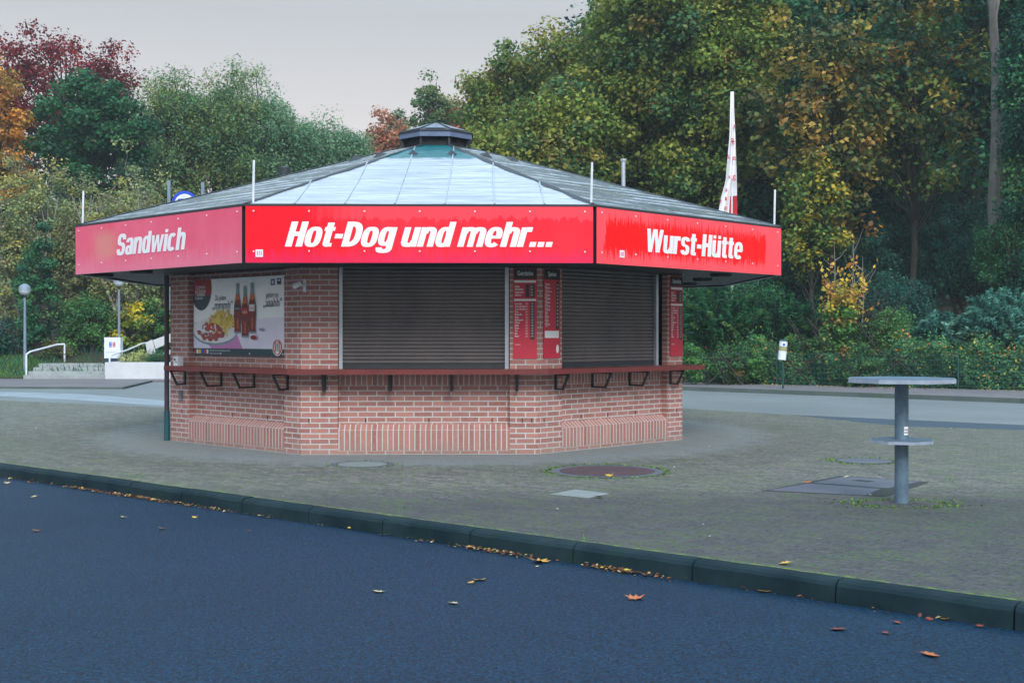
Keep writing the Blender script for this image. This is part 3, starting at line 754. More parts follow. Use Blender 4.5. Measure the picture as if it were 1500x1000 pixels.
GL['ü'] = (.53, GL['u'][1] + [r_(.03, .85, .2, 1), r_(.33, .85, .5, 1)])
def lettering(text, k, pxs, pxe, zb, zt, shear):
    """white letters on a fascia panel between two photo columns"""
    a2, b2, t, n, pan = FP[k]
    u0, u1 = hitu(a2, t, n, pxs), hitu(a2, t, n, pxe)
    w = sum(GL[c][0]+.052 for c in text)-.052 + shear*.9; H = zt-zb; sx = (u1-u0)/w
    mb = MB(); x = 0; i = 0
    for c in text:
        for st in GL[c][1]:
            i += 1; o = .0035 + .0004*(i % 7)
            for q in st:
                pp = []
                for (gx, gy) in q: pp.append(a2 + t*(u0+(x+gx+gy*shear)*sx) + n*o + Vector((0, 0, zb+gy*H)))
                mb.poly(pp, 0)
        x += GL[c][0]+.052
    mb.build('lettering', M['white'], pan)
def fd(k, px):                                    # depth of a panel at a photo column
    a2, b2, t, n, pan = FP[k]; return (a2+t*hitu(a2, t, n, px)+KC).y
lettering('Hot-Dog und mehr...', 0, 418, 818, zat(361.5, fd(0, 600)), zat(325, fd(0, 600)), .24)
lettering('Sandwich', 7, 171, 274, zat(374, fd(7, 175)), zat(343.5, fd(7, 175)), .17)
lettering('Wurst-Hütte', 1, 945, 1088, zat(369, fd(1, 950)), zat(335, fd(1, 950)), .10)
for k, px, py in ((0, 380, 371), (1, 911, 372)):
    a2, b2, t, n, pan = FP[k]; u = hitu(a2, t, n, px); z = zat(py, fd(k, px)); s_k = MB()
    s_k.box(a2+t*u+n*.003+Vector((0, 0, z)), (.085, .004, .085), 0, math.atan2(t.y, t.x))
    for i in range(3): s_k.box(a2+t*(u-.022+.022*i)+n*.006+Vector((0, 0, z)), (.008, .002, .05), 1, math.atan2(t.y, t.x))
    s_k.build('sticker', [M['lilac'], M['red']], pan)

# ------------------------------------------------------------------ text with the built-in font
_fc = {}
def text_into(mb, body, x, z, size, mi, sx=.75, off=.0, align='LEFT', P=None, y=-.004):
    key = (body, off)
    if key not in _fc:
        cu = bpy.data.curves.new('t', 'FONT'); cu.body = body; cu.size = 1; cu.offset = off; cu.resolution_u = 2; cu.fill_mode = 'FRONT'
        ob = bpy.data.objects.new('t', cu); COL.objects.link(ob)
        bpy.context.view_layer.update()
        me = bpy.data.meshes.new_from_object(ob.evaluated_get(bpy.context.evaluated_depsgraph_get()))
        _fc[key] = ([tuple(v.co) for v in me.vertices], [tuple(p.vertices) for p in me.polygons])
        bpy.data.objects.remove(ob); bpy.data.curves.remove(cu); bpy.data.meshes.remove(me)
    vs_, fs = _fc[key]
    if not vs_: return
    w = max(v[0] for v in vs_)*size*sx
    x0 = x - (w/2 if align == 'CENTER' else (w if align == 'RIGHT' else 0))
    for f in fs: mb.poly([(x0+vs_[i][0]*size*sx, y, z+vs_[i][1]*size) for i in f], mi)
def disc(mb, cx, cz, rx, rz, y, mi, n=24, a0=0, a1=360, rot=0):
    pts = [(cx+rx*math.cos(R(a0+(a1-a0)*i/n)), y, cz+rz*math.sin(R(a0+(a1-a0)*i/n))) for i in range(n + (0 if a1-a0 == 360 else 1))]
    mb.poly(pts, mi)
def rect(mb, x0, z0, x1, z1, y, mi): mb.poly([(x0, y, z0), (x1, y, z0), (x1, y, z1), (x0, y, z1)], mi)
# menu boards
def menu_board(k, u0, u1, z0, z1, title, label, kind):
    A, B, t, n, Ln = face(k); W, Hh = u1-u0, z1-z0
    o = empty('menu_board', KC + A + t*u0 + n*.004 + Vector((0, 0, z0)), math.atan2(t.y, t.x), label, 'menu board', 'menu boards on the brick piers')
    MB().box((W/2, -.006, Hh/2), (W, .012, Hh)).build('panel', M['menu_red'], o)
    mb = MB(); rect(mb, .006, Hh-.14, W-.006, Hh-.004, -.0135, 0); mb.build('header', M['black'], o)
    tx = MB(); text_into(tx, title, W/2, Hh-.095, .085, 0, .62, .012, 'CENTER', y=-.0155)
    bars, dark = MB(), MB()
    if kind == 'drinks':
        rect(bars, .012, Hh-.185, W-.012, Hh-.155, -.0145, 0); rect(bars, .012, Hh-.415, W-.012, Hh-.39, -.0145, 0)
        rows = [('Kaffee', .235), ('Milchkaffee', .27), ('Cappuccino', .305), ('Espresso', .34)]
        for s, z in rows: text_into(tx, s, .02, Hh-z-.01, .034, 0, .7, .022, y=-.0155); text_into(tx, '1,50', .215, Hh-z-.01, .03, 0, .6, .01, y=-.0165)
        rect(dark, .155, Hh-.37, .2, Hh-.205, -.0142, 0); rect(dark, .212, Hh-.37, .27, Hh-.205, -.0142, 0)
        rows = ['Coca-Cola', 'Coca-Cola light', 'Coca-Cola zero', 'Fanta', 'Mezzo Mix', 'Sprite', 'Apfelschorle', 'Wasser', 'Eistee', 'Kakao', 'Tee', 'Bier', 'Radler']
        for i, s in enumerate(rows):
            z = Hh-.45-.034*i; text_into(tx, s, .02, z-.01, .033, 0, .62, .022, y=-.0155); text_into(tx, '0,3 l', .155, z-.01, .03, 0, .6, .01, y=-.0155); text_into(tx, '1,90', .222, z-.01, .03, 0, .6, .012, y=-.0165)
        rect(dark, .215, Hh-.9, .268, Hh-.425, -.0142, 0); text_into(tx, '* mit Pfand', .02, Hh-.97, .022, 0, .7, .01, y=-.0155)
    else:
        rows = ['Pommes', 'Bratwurst', 'Currywurst', 'Krakauer', 'Frikadelle', 'Schnitzel', 'Hot-Dog', 'Sandwich', 'Salat', 'Brezel', 'Suppe', 'Ketchup']
        for i, s in enumerate(rows):
            z = Hh-.2-.046*i; text_into(tx, s, .02, z-.01, .036, 0, .72, .022, y=-.0155); text_into(tx, 'mit Brot', .02, z-.032, .022, 0, .7, .01, y=-.0155); text_into(tx, '2,50', .235, z-.015, .032, 0, .6, .012, y=-.0165)
        rect(dark, .228, Hh-.77, .284, Hh-.16, -.0142, 0); rect(bars, .015, Hh-.88, W-.03, Hh-.79, -.0145, 0)
        disc(bars, W-.055, .12, .026, .055, -.0145, 0)
    tx.build('lettering', M['print_white'], o); bars.build('white_band', M['print_white'], o); dark.build('price_strip', M['black'], o)
menu_board(0, 2.665, 2.965, 1.205, 2.345, 'Getränke', 'red drinks menu board headed Getränke between the two shutters', 'drinks')
menu_board(1, .10, .41, 1.205, 2.345, 'Speisen', 'red food menu board headed Speisen beside the right shutter', 'food')
menu_board(1, 2.745, 3.04, 1.20, 2.335, 'Getränke', 'second red Getränke drinks board on the rightmost pier of the kiosk', 'drinks')
# food poster
def poster():
    A, B, t, n, Ln = face(7); u0, u1, z0, z1 = .50, 2.62, 1.225, 2.27; W, Hh = u1-u0, z1-z0
    o = empty('poster', KC + A + t*u0 - n*(REC-.02) + Vector((0, 0, z0)), math.atan2(t.y, t.x), 'landscape food poster with three cola bottles and fries on the left brick wall', 'poster')
    mb = MB().box((W/2, -.008, Hh/2), (W, .016, Hh)); mb.build('panel', M['poster_bg'], o)
    Y = lambda i: -.0165-.0012*i
    m = MB(); X = lambda px: W*px/960; Z = lambda py: Hh*(1-py/855)       # photo zoom cell: 960 x 855
    # table cloth and surfaces
    m.poly([(0, Y(0), Z(760)), (0, Y(0), Z(480)), (W-.002, Y(0), Z(440)), (W-.002, Y(0), Z(780)), (0, Y(0), Z(780))], 0)
    m.poly([(X(150), Y(1), Z(710)), (X(470), Y(1), Z(600)), (X(540), Y(1), Z(780)), (X(200), Y(1), Z(780))], 1)
    m.build('tablecloth_print', [M['lilac'], M['pinkprint']], o)
    m = MB(); disc(m, X(240), Z(595), X(246), .185, Y(2), 2, 32); disc(m, X(240), Z(575), X(240), .175, Y(2.5), 0, 32); disc(m, X(245), Z(565), X(195), .13, Y(3), 1, 32)
    m.build('plate_print', [M['white'], M['print_white'], M['glassprint']], o)
    m = MB(); rr = random.Random(5)
    for i in range(130):
        a = rr.uniform(0, 6.28); q = math.sqrt(rr.random()); cx = X(330)+X(140)*q*math.cos(a); cz = Z(490)+.145*q*math.sin(a); an = rr.uniform(-1.2, 1.4); l = rr.uniform(.07, .14); w = .012
        dx, dz = math.cos(an)*l/2, math.sin(an)*l/2; nx_, nz_ = -math.sin(an)*w, math.cos(an)*w
        m.poly([(cx-dx-nx_, Y(4)-i*3e-5, cz-dz-nz_), (cx+dx-nx_, Y(4)-i*3e-5, cz+dz-nz_), (cx+dx+nx_, Y(4)-i*3e-5, cz+dz+nz_), (cx-dx+nx_, Y(4)-i*3e-5, cz-dz+nz_)], i % 3 == 0 and 1 or 0)
    for i in range(75):
        a = rr.uniform(0, 6.28); q = math.sqrt(rr.random()); disc(m, X(205)+X(140)*q*math.cos(a), Z(590)+.12*q*math.sin(a), rr.uniform(.025, .055), rr.uniform(.015, .035), Y(7)-i*3e-5, (2, 2, 3, 4, 2)[i % 5], 9)
    m.build('food_print', [M['chip'], plain('print_chips_dark', lin(190, 150, 50), .5), M['sausage'], M['red'], M['lilac']], o)
    # corner badge: red over teal, cut by the poster's edge
    m = MB(); cx, cz, rx, rz = X(90), Z(100), X(115), Z(0)-Z(250)
    def badge(a0, a1, mi, zc):
        pts = []
        for i in range(41):
            a = R(a0+(a1-a0)*i/40); x, z = cx+rx*math.cos(a), cz-.0+rz*math.sin(a); pts.append((max(.002, min(x, W)), Y(2), min(z, Hh-.002)))
        m.poly(pts, mi)
    zsplit = -18
    badge(-18, 198, 0, 0); badge(-162, -18, 1, 0)
    m.build('badge_print', [M['maroon'], M['teal']], o)
    # bottles
    for i, (bx_, top, bot) in enumerate(((500, 62, 610), (580, 95, 655), (655, 62, 610))):
        m = MB(); c = X(bx_-10); h = Z(top)-Z(bot); zb_ = Z(bot)
        prof = [(0, .034), (.03, .038), (.12, .034), (.2, .036), (.32, .040), (.45, .041), (.55, .038), (.66, .028), (.78, .018), (.88, .014), (.93, .016), (1, .015)]
        prof = [(a, w*2.0) for a, w in prof]
        y = Y(9+i*3)
        for j, ((z1_, w1), (z2_, w2)) in enumerate(zip(prof[:-1], prof[1:])):
            mi = 2 if z2_ <= .03 else 0 if z2_ <= .66 else 1 if z2_ <= .78 else 2
            m.poly([(c-w1, y, zb_+z1_*h), (c+w1, y, zb_+z1_*h), (c+w2, y, zb_+z2_*h), (c-w2, y, zb_+z2_*h)], mi)
        m.poly([(c-.008, y-.001, zb_+.08*h), (c+.022, y-.001, zb_+.1*h), (c+.026, y-.001, zb_+.3*h), (c, y-.001, zb_+.3*h)], 1)
        lab = {0: 5, 1: 3, 2: 4}[i]
        rect(m, c-.064, zb_+.44*h, c+.064, zb_+.57*h, y-.001, lab)
        text_into(m, 'Coca-Cola', c, zb_+.475*h, .045, 4 if i != 2 else 3, .55, .01, 'CENTER', y=y-.002)
        m.build('bottle_print', [M['cola'], M['amber'], M['glassprint'], M['red'], M['print_white'], M['black']], o)
    m = MB(); disc(m, X(665), Z(655), X(32), .03, Y(20), 0, 16); disc(m, X(745), Z(570), X(24), .02, Y(20), 1, 16); m.build('bottle_cap_print', [M['maroon'], M['glassprint']], o)
    m = MB(); rect(m, .001, .001, W-.001, .095, Y(3), 0); m.build('footer_print', M['teal'], o)
    m = MB()
    for i, mi in enumerate((0, 1, 2, 3, 0, 1)): rect(m, .02+.062*i, .022, .02+.062*i+.05, .078, Y(5), mi)
    m.build('logo_strip_print', [M['red'], M['print_white'], M['chip'], M['blue']], o)
    m = MB(); text_into(m, 'Alle Preise in Euro inkl. Mehrwertsteuer und Pfand', .41, .055, .035, 0, .68, .0, y=Y(5)); text_into(m, 'Abbildungen sind Serviervorschläge', .41, .018, .03, 0, .68, 0, y=Y(5))
    text_into(m, 'Currywurst', .05, Z(105), .085, 0, .62, .006, y=Y(5)); text_into(m, 'mit Pommes', .05, Z(150), .085, 0, .62, .006, y=Y(5)); text_into(m, '+ Softdrink', .05, Z(190), .085, 0, .62, .018, y=Y(5))
    text_into(m, 'Zum Sparpreis', .05, Z(223), .052, 0, .62, .016, y=Y(5)); m.build('white_lettering', M['print_white'], o)
    m = MB(); text_into(m, 'Zu jedem', X(305), Z(240), .095, 0, .72, .008, 'CENTER', y=Y(5)); text_into(m, '„mmmh“', X(325), Z(340), .17, 0, .80, .003, 'CENTER', y=Y(5))
    m.build('slogan_lettering', M['teal'], o); m = MB(); text_into(m, 'gehört ein', X(842), Z(228), .095, 0, .68, .008, 'CENTER', y=Y(5)); text_into(m, '„aaahh“', X(845), Z(328), .17, 0, .80, .003, 'CENTER', y=Y(5)); m.build('slogan_lettering', M['teal'], o)
    m = MB(); rect(m, X(828), Z(100), X(868), Z(35), Y(3), 0); rect(m, X(890), Z(95), X(930), Z(30), Y(3), 1); rect(m, X(840), Z(85), X(856), Z(50), Y(4), 2); rect(m, X(900), Z(60), X(922), Z(42), Y(4), 2)
    m.build('pictogram_print', [plain('print_sea', lin(30, 110, 120), .5), M['teal'], M['lilac']], o)
    m = MB(); cx, cz = X(895), Z(758); disc(m, cx, cz, X(50), .112, Y(6), 0, 28); disc(m, cx, cz, X(45), .1, Y(7), 1, 28); disc(m, cx, cz, X(34), .085, Y(8), 0, 28)
    for i in (-1, 0, 1): rect(m, cx-.012+i*.042, cz-.06, cx+.012+i*.042, cz+.075, Y(9), 1)
    disc(m, cx, cz+.01, .02, .05, Y(10), 2, 14); disc(m, cx, cz-.07, .03, .02, Y(10), 0, 14)
    m.build('emblem_print', [M['print_white'], M['red'], M['glassprint']], o)
    m = MB()
    for x, z in ((.03, .03), (W*.32, .03), (W*.64, .03), (W-.03, .03), (.03, Hh-.03), (W*.32, Hh-.03), (W*.64, Hh-.03), (W-.03, Hh-.03)): m.box((x, -.02, z), (.018, .012, .018))
    m.build('screw_heads', M['screw'], o)
poster()

# ground round the kiosk
cxk, cyk = KC.x, KC.y
ap = [(cxk+4.95*math.cos(TH-math.pi/2+math.pi/8*(2*k-1)), cyk+4.95*math.sin(TH-math.pi/2+math.pi/8*(2*k-1))) for k in range(8)]

# ================================================================== TABLE AND COVERS
def standing_table():
    b = G(1320.5, 736); o = empty('standing_table', b, R(5), 'grey galvanised standing table with octagonal top and small shelf on the plaza', 'table')
    MB().lathe((0, 0, 0), [(.06, 0), (.06, 1.09)], 28).lathe((0, 0, 0), [(.063, .53), (.063, .56)], 28).build('pole', M['galv'], o)
    for nm, r_, z, th in (('table_top', .492, 1.078, .036), ('shelf', .292, .54, .026)):
        oc = [(r_*math.cos(math.pi/4*i), r_*math.sin(math.pi/4*i)) for i in range(8)]
        m = MB(); m.prism(oc, z, z+th, 0)
        oc2 = [(x*.975, y*.975) for x, y in oc]; m.prism(oc2, z+th+.001, z+th+.003, 1)
        m.build(nm, [M['galv_edge'], M['galv']], o)
    s = MB(); 
    for i in range(4):
        a0, a1 = R(-92+i*11), R(-92+(i+1)*11); q = .0615
        s.poly([(q*math.cos(a0), q*math.sin(a0), .61), (q*math.cos(a1), q*math.sin(a1), .61), (q*math.cos(a1), q*math.sin(a1), .685), (q*math.cos(a0), q*math.sin(a0), .685)], 0)
    st = s.build('sticker', [M['white']], o); s = MB()
    for z in (.625, .65):
        for i in range(3):
            a0, a1 = R(-88+i*13), R(-88+i*13+9); q = .0622; s.poly([(q*math.cos(a0), q*math.sin(a0), z), (q*math.cos(a1), q*math.sin(a1), z), (q*math.cos(a1), q*math.sin(a1), z+.014), (q*math.cos(a0), q*math.sin(a0), z+.014)], 0)
    s.build('sticker_print', M['plate_grey'], st)
standing_table()
def round_cover(px, py, r, rr_, label, m1, m2):
    p = G(px, py); o = empty('manhole_cover', p, 0, label, 'manhole cover')
    MB().lathe((0, 0, .006), [(0, 0), (r, 0), (r, -.004)], 40).build('lid', m1, o)
    MB().lathe((0, 0, .0045), [(r+.012, 0), (rr_, 0), (rr_, -.004)], 40).build('ring', m2, o)
    MB().lathe((0, 0, .0048), [(r-.004, 0), (r+.014, 0)], 40).build('gap', M['joint'], o)
round_cover(531, 680, .29, .37, 'round manhole cover with pale centre in front of the left shutter', M['stone_light'], M['plate_grey'])
round_cover(889, 690, .51, .62, 'large brown round manhole cover in a concrete ring right of the kiosk corner', M['plate'], M['plate_grey'])
round_cover(1266, 675, .32, .34, 'plain grey round cover behind the standing table', M['plate_grey'], M['joint'])
def quad_sheet(px4, z, m, name, parent=None, label=None, cat=None):
    q = [G(*p) for p in px4]; c = sum(q, Vector())/len(q); c.z = 0
    if parent is not None: c = parent.location.copy()
    mb = MB(); mb.prism([((p-c).x, (p-c).y) for p in q], .0005, z); o = mb.build(name, m, parent)
    if parent is None: o.location = c; tag(o, label, cat)
    return o
rc = empty('access_cover', G(1240, 712), 0, 'grey rectangular double access cover left of the standing table foot', 'access cover')
quad_sheet(((1116, 719), (1232, 697), (1362, 706), (1298, 727)), .004, M['joint'], 'frame', rc)
quad_sheet(((1126, 718.5), (1184, 708.5), (1290, 716.5), (1268, 726)), .007, M['plate_grey'], 'lid', rc)
quad_sheet(((1190, 707.5), (1238, 698.5), (1346, 706), (1300, 715.6)), .008, M['plate_grey'], 'lid', rc)
quad_sheet(((1246, 704.5), (1258, 703.4), (1281, 705.5), (1272, 707)), .0095, M['joint'], 'grating', rc)
quad_sheet(((806, 724), (842, 717), (893, 723), (862, 729.5)), .005, M['stone_light'], 'paving_slab', None, 'single pale square slab set in the paving below the brown manhole', 'slab')

# ================================================================== FOLIAGE
def fast_mesh(name, V, nquad, cols, mat):
    me = bpy.data.meshes.new(name); n = len(V)
    me.vertices.add(n); me.vertices.foreach_set('co', V.astype(np.float32).ravel())
    me.loops.add(nquad*4); me.loops.foreach_set('vertex_index', np.arange(nquad*4, dtype=np.int32))
    me.polygons.add(nquad); me.polygons.foreach_set('loop_start', np.arange(0, nquad*4, 4, dtype=np.int32))
    me.update(calc_edges=True)
    at = me.attributes.new('Col', 'FLOAT_COLOR', 'POINT')
    at.data.foreach_set('color', np.repeat(np.hstack([cols, np.ones((len(cols), 1))]), 4, 0).astype(np.float32).ravel())
    me.materials.append(mat); return me
def leaf_quads(P, Nn, D, size, aspect=.7):
    """rhombic leaves: centre P, normal Nn, direction D"""
    D = D - Nn*(D*Nn).sum(1, keepdims=True); D /= np.linalg.norm(D, axis=1, keepdims=True)+1e-9
    S = np.cross(Nn, D); s = size[:, None]
    V = np.stack([P-D*s*.5, P+S*s*.5*aspect+D*s*.05+Nn*s*.08, P+D*s*.5, P-S*s*.5*aspect+D*s*.05+Nn*s*.08], 1)
    return V.reshape(-1, 3)
def unit(v): return v/(np.linalg.norm(v, axis=1, keepdims=True)+1e-9)
def pick(rng, pal, n):
    c = np.array([p[0] for p in pal]); w = np.array([p[1] for p in pal], float); return c[rng.choice(len(pal), n, p=w/w.sum())]
def crown_data(rng, rx, ry, rz, cz, ncl, per, cr, leaf, pal, shell=.45, droop=0, low=-1, spike=.12, flat=.7):
    d = unit(rng.normal(size=(ncl*2, 3))); d = d[d[:, 2] > low][:ncl]; ncl = len(d)
    ph = rng.uniform(0, 6.28, 6)
    lob = 1 + .16*np.sin(d[:, 0]*4+ph[0])*np.sin(d[:, 1]*4+ph[1]) + .14*np.sin(d[:, 2]*5+ph[2]+d[:, 0]*3) + rng.normal(size=ncl)*spike*.6
    r = (shell + (1-shell)*rng.random(ncl)**.6)*lob
    C = d*r[:, None]*np.array([rx, ry, rz]) + np.array([0, 0, cz])
    ccol = pick(rng, pal, ncl); crs = cr*rng.uniform(.55, 1.25, ncl)
    n = ncl*per; idx = np.repeat(np.arange(ncl), per)
    off = unit(rng.normal(size=(n, 3)))*(rng.random(n)**.45)[:, None]*crs[idx][:, None]; off[:, 2] *= flat
    P = C[idx] + off
    if droop: P[:, 2] -= droop*rng.random(n)**2*1.0
    Nn = unit(unit(off)*.6 + np.array([0, 0, .7]) + rng.normal(size=(n, 3))*.55)
    D = rng.normal(size=(n, 3)) + np.array([0, 0, -.8 if droop else -.2])
    size = leaf*rng.uniform(.6, 1.3, n)
    own = pick(rng, pal, n); c = ccol[idx]*.65 + own*.35; c = c*rng.uniform(.7, 1.35, (n, 1)); c[:, 0] *= rng.uniform(.85, 1.15, n)
    return P, Nn, D, size, np.clip(c, 0, 1), C
def limb_mesh(rng, name, C, H0, rb, top, mat, frac=.8, stems=1, sr=.02, lean=0):
    mb = MB()
    tr = []
    for sidx in range(stems):
        bx, by = (0, 0) if stems == 1 else rng.uniform(-.5, .5, 2)
        tx, ty = (rng.uniform(-.3, .3, 2)) if stems == 1 else rng.uniform(-1.6, 1.6, 2)
        pts = [Vector((bx+(tx-bx)*q+rng.uniform(-.05, .05)*(q > 0)*3*rb**.5, by+(ty-by)*q, -.3 + (top+.3)*q)) for q in np.linspace(0, 1, 8)]
        rad = [rb*(1.35 if q == 0 else 1)*(1-q)**.8+.015 for q in np.linspace(0, 1, 8)]
        mb.tube(pts, rad, 9); tr.append(pts)
    for c in C[rng.random(len(C)) < frac]:
        pts = tr[rng.integers(len(tr))]; q = min(.93, max(.18, (c[2]*rng.uniform(.55, .85))/max(top, .1)))
        i = min(6, int(q*7)); p0 = pts[i].lerp(pts[i+1], q*7-i); c = Vector(c); m = p0.lerp(c, .5) + Vector((0, 0, (c-p0).length*.12)) + Vector(rng.normal(size=3)*.12)
        L_ = (c-p0).length; r0 = min(rb*.45, sr+L_*.012)
        mb.tube([p0, p0.lerp(m, .5)+Vector(rng.normal(size=3)*.05), m, m.lerp(c, .6)+Vector(rng.normal(size=3)*.08), c], [r0, r0*.75, r0*.5, r0*.3, .005], 4, caps=False)
    return mb
def make_plant(name, label, cat, x, y, spec, group=None, parts=('trunk', 'crown'), rz=0, z=None):
    rng = np.random.default_rng(spec.get('seed', 1))
    loc = Vector((x, y, hgt(x, y) if z is None else z))
    o = empty(name, loc, rz, label, cat, group)
    P, Nn, D, s, c, C = crown_data(rng, spec['rx'], spec.get('ry', spec['rx']), spec['rz'], spec['cz'], spec['ncl'], spec['per'], spec['cr'], spec['leaf'], spec['pal'],
                                   spec.get('shell', .45), spec.get('droop', 0), spec.get('low', -1), spec.get('spike', .12), spec.get('flat', .7))
    keep = P[:, 2] > .02; P, Nn, D, s, c = P[keep], Nn[keep], D[keep], s[keep], c[keep]
    me = fast_mesh(parts[1], leaf_quads(P, Nn, D, s, spec.get('asp', .7)), len(P), c, M['leaf'])
    mb = limb_mesh(rng, parts[0], C, 0, spec.get('rb', .2), spec.get('top', spec['cz']+spec['rz']*.6), None, spec.get('frac', .6), spec.get('stems', 1), spec.get('sr', .02))
    mb.build(parts[0], M[spec.get('bark', 'bark_dark')], o)
    co = bpy.data.objects.new(parts[1], me); COL.objects.link(co); co.parent = o
    return o
def at(px, d): return (px-750)/F*d
# palettes (leaf albedos)
def pal(*a): return [(np.array(lin(*c))*1.38, w) for c, w in a]
OAK = pal(((96, 116, 46), 5), ((70, 98, 48), 4), ((126, 130, 54), 4), ((140, 124, 58), 1.2), ((46, 84, 56), 4), ((120, 92, 46), .5))
OAK2 = pal(((100, 116, 48), 5), ((126, 122, 54), 4), ((128, 98, 50), 1.4), ((64, 98, 54), 5))
DARK = pal(((26, 70, 60), 4), ((34, 82, 62), 3), ((20, 60, 60), 4), ((60, 88, 52), .8))
TEAL = pal(((34, 84, 76), 4), ((48, 102, 88), 3), ((26, 66, 62), 3), ((70, 116, 96), 1))
YEW = pal(((38, 88, 60), 4), ((54, 108, 70), 3), ((30, 70, 54), 3), ((88, 124, 70), .8))
YEL = pal(((158, 134, 58), 3), ((126, 112, 52), 2.5), ((150, 110, 58), 1.6), ((72, 88, 46), 4), ((44, 70, 50), 5))
REDP = pal(((112, 22, 34), 4), ((88, 20, 30), 4), ((134, 34, 40), 2), ((70, 30, 34), 2))
GRN = pal(((34, 82, 54), 4), ((48, 98, 62), 3), ((26, 62, 46), 3), ((120, 70, 44), .12))
WILL = pal(((86, 122, 92), 4), ((104, 138, 100), 3), ((66, 104, 82), 3), ((120, 132, 80), 1))
WILL2 = pal(((92, 120, 76), 4), ((118, 126, 64), 2.5), ((70, 108, 78), 4))
ORA = pal(((176, 120, 52), 4), ((150, 108, 50), 3), ((190, 146, 58), 2), ((110, 102, 50), 2))
RUST = pal(((160, 100, 72), 4), ((140, 90, 68), 3), ((120, 96, 64), 2))
HAZ = pal(((132, 140, 92), 4), ((106, 126, 88), 4), ((158, 150, 80), 2), ((104, 98, 80), 2))
MIXG = pal(((62, 108, 62), 4), ((84, 128, 66), 3), ((44, 84, 56), 3), ((120, 138, 70), .7))
HEDGE = pal(((56, 100, 62), 4), ((44, 84, 56), 3), ((80, 122, 72), 2.2), ((150, 140, 60), .5), ((168, 110, 56), .3), ((34, 66, 50), 2))
def spec(top_y, bot_y, d, half_px, px, **kw):
    """crown extents from photo rows/columns at a distance"""
    x = at(px, d); z0 = hgt(x, d); zt, zb = zat(top_y, d)-z0, zat(bot_y, d)-z0
    s = dict(rx=half_px*d/F, rz=(zt-zb)/2, cz=(zt+zb)/2); s.update(kw); return x, d, s
def tree(name, label, px, d, ty, by, half, group=None, cat='tree', rz=0, **kw):
    x, y, s = spec(ty, by, d, half, px, **kw); return make_plant(name, label, cat, x, y, s, group, rz=rz)
big = dict(ncl=150, per=190, cr=.85, leaf=.18, rb=.25)
# --- left side
tree('red_leaved_tree', 'tall dark red autumn tree at the upper left behind the green tree', 88, 63, 52, 215, 112, pal=REDP, seed=2, ncl=120, per=130, cr=.85, leaf=.17, rb=.25, spike=.2)
tree('red_leaved_tree', 'dark red tree top cut off by the left edge of the photo', -30, 60, 70, 260, 85, pal=REDP, seed=3, ncl=90, per=140, cr=.8, leaf=.17, rb=.2, spike=.2)
tree('round_green_tree', 'round dense bluish green tree in front of the red tree', 130, 52, 118, 285, 84, pal=GRN, seed=4, ncl=120, per=200, cr=.7, leaf=.18, rb=.22, spike=.2, shell=.35)
tree('orange_tree', 'orange autumn tree at the left edge below the red tree', 2, 50, 95, 330, 42, pal=ORA, seed=5, ncl=70, per=160, cr=.6, leaf=.14, rb=.15)
for i, (px, ty, half, pl, lb) in enumerate(((255, 108, 62, WILL2, 'pale green tree with yellowish top right of the red tree'), (325, 92, 62, WILL2, 'highest pale olive feathery tree left of the kiosk roof'),
                                            (392, 118, 60, WILL, 'pale green feathery tree above the thin rod left of the roof'), (452, 160, 54, WILL, 'pale grey green tree above the dark roof chimney'),
                                            (510, 182, 42, WILL, 'lowest pale green tree just left of the roof ridge'))):
    tree('feathery_green_tree', lb, px, 57+i*1.5, ty, 325, half, 'feathery trees behind the kiosk', pal=pl, seed=10+i, ncl=190, per=170, cr=.75, leaf=.17, asp=.38, droop=.8, rb=.2, spike=.2, shell=.35)
for i, (px, d, lb) in enumerate(((28, 46, 'olive leaved twiggy hazel at the left edge behind the street lamp'), (100, 47.5, 'olive leaved twiggy hazel behind the left end of the fascia'), (178, 46, 'yellowish twiggy hazel between the fascia and the blue round sign'), (225, 49, 'twiggy hazel just left of the blue round sign posts'))):
    tree('hazel_bush', lb, px, d, (238, 236, 240, 262)[i], 500, 52, 'hazel bushes on the left bank', 'bush', pal=HAZ, seed=20+i, ncl=190, per=85, cr=.5, leaf=.11, rb=.05, stems=11, frac=.9, bark='bark_pale', sr=.012, spike=.2, shell=.2)
tree('ivy_tree', 'ivy covered trunk behind the left street lamp', 56, 44, 345, 520, 26, pal=YEW, seed=25, ncl=60, per=150, cr=.35, leaf=.11, rb=.25, spike=.1)
tree('round_bush', 'round dark green bush between the steps and the cash sign', 126, 45, 422, 540, 42, None, 'bush', pal=MIXG, seed=26, ncl=90, per=150, cr=.4, leaf=.09, rb=.05, stems=5)
tree('dark_bush', 'dark green bush at the left edge behind the street lamp foot', -2, 44.5, 470, 556, 46, None, 'bush', pal=DARK, seed=27, ncl=80, per=120, cr=.45, leaf=.1, rb=.05, stems=4)
tree('yellow_leaved_shrub', 'shrub with large yellow leaves behind the second lamp post', 192, 45.5, 436, 530, 28, None, 'bush', pal=pal(((190, 170, 50), 3), ((120, 140, 56), 4), ((80, 112, 58), 4)), seed=28, ncl=50, per=60, cr=.35, leaf=.17, rb=.03, stems=5)
tree('green_shrub', 'green shrub in front of the grey pavilion beside the kiosk', 232, 46, 440, 530, 26, None, 'bush', pal=MIXG, seed=29, ncl=60, per=90, cr=.35, leaf=.12, rb=.03, stems=4)
tree('brown_shrub', 'low brownish green shrub on the slope left of the steps', 78, 43.8, 500, 548, 34, None, 'bush', pal=pal(((96, 96, 56), 3), ((70, 92, 50), 3), ((110, 84, 56), 2)), seed=30, ncl=60, per=70, cr=.3, leaf=.08, rb=.02, stems=6)
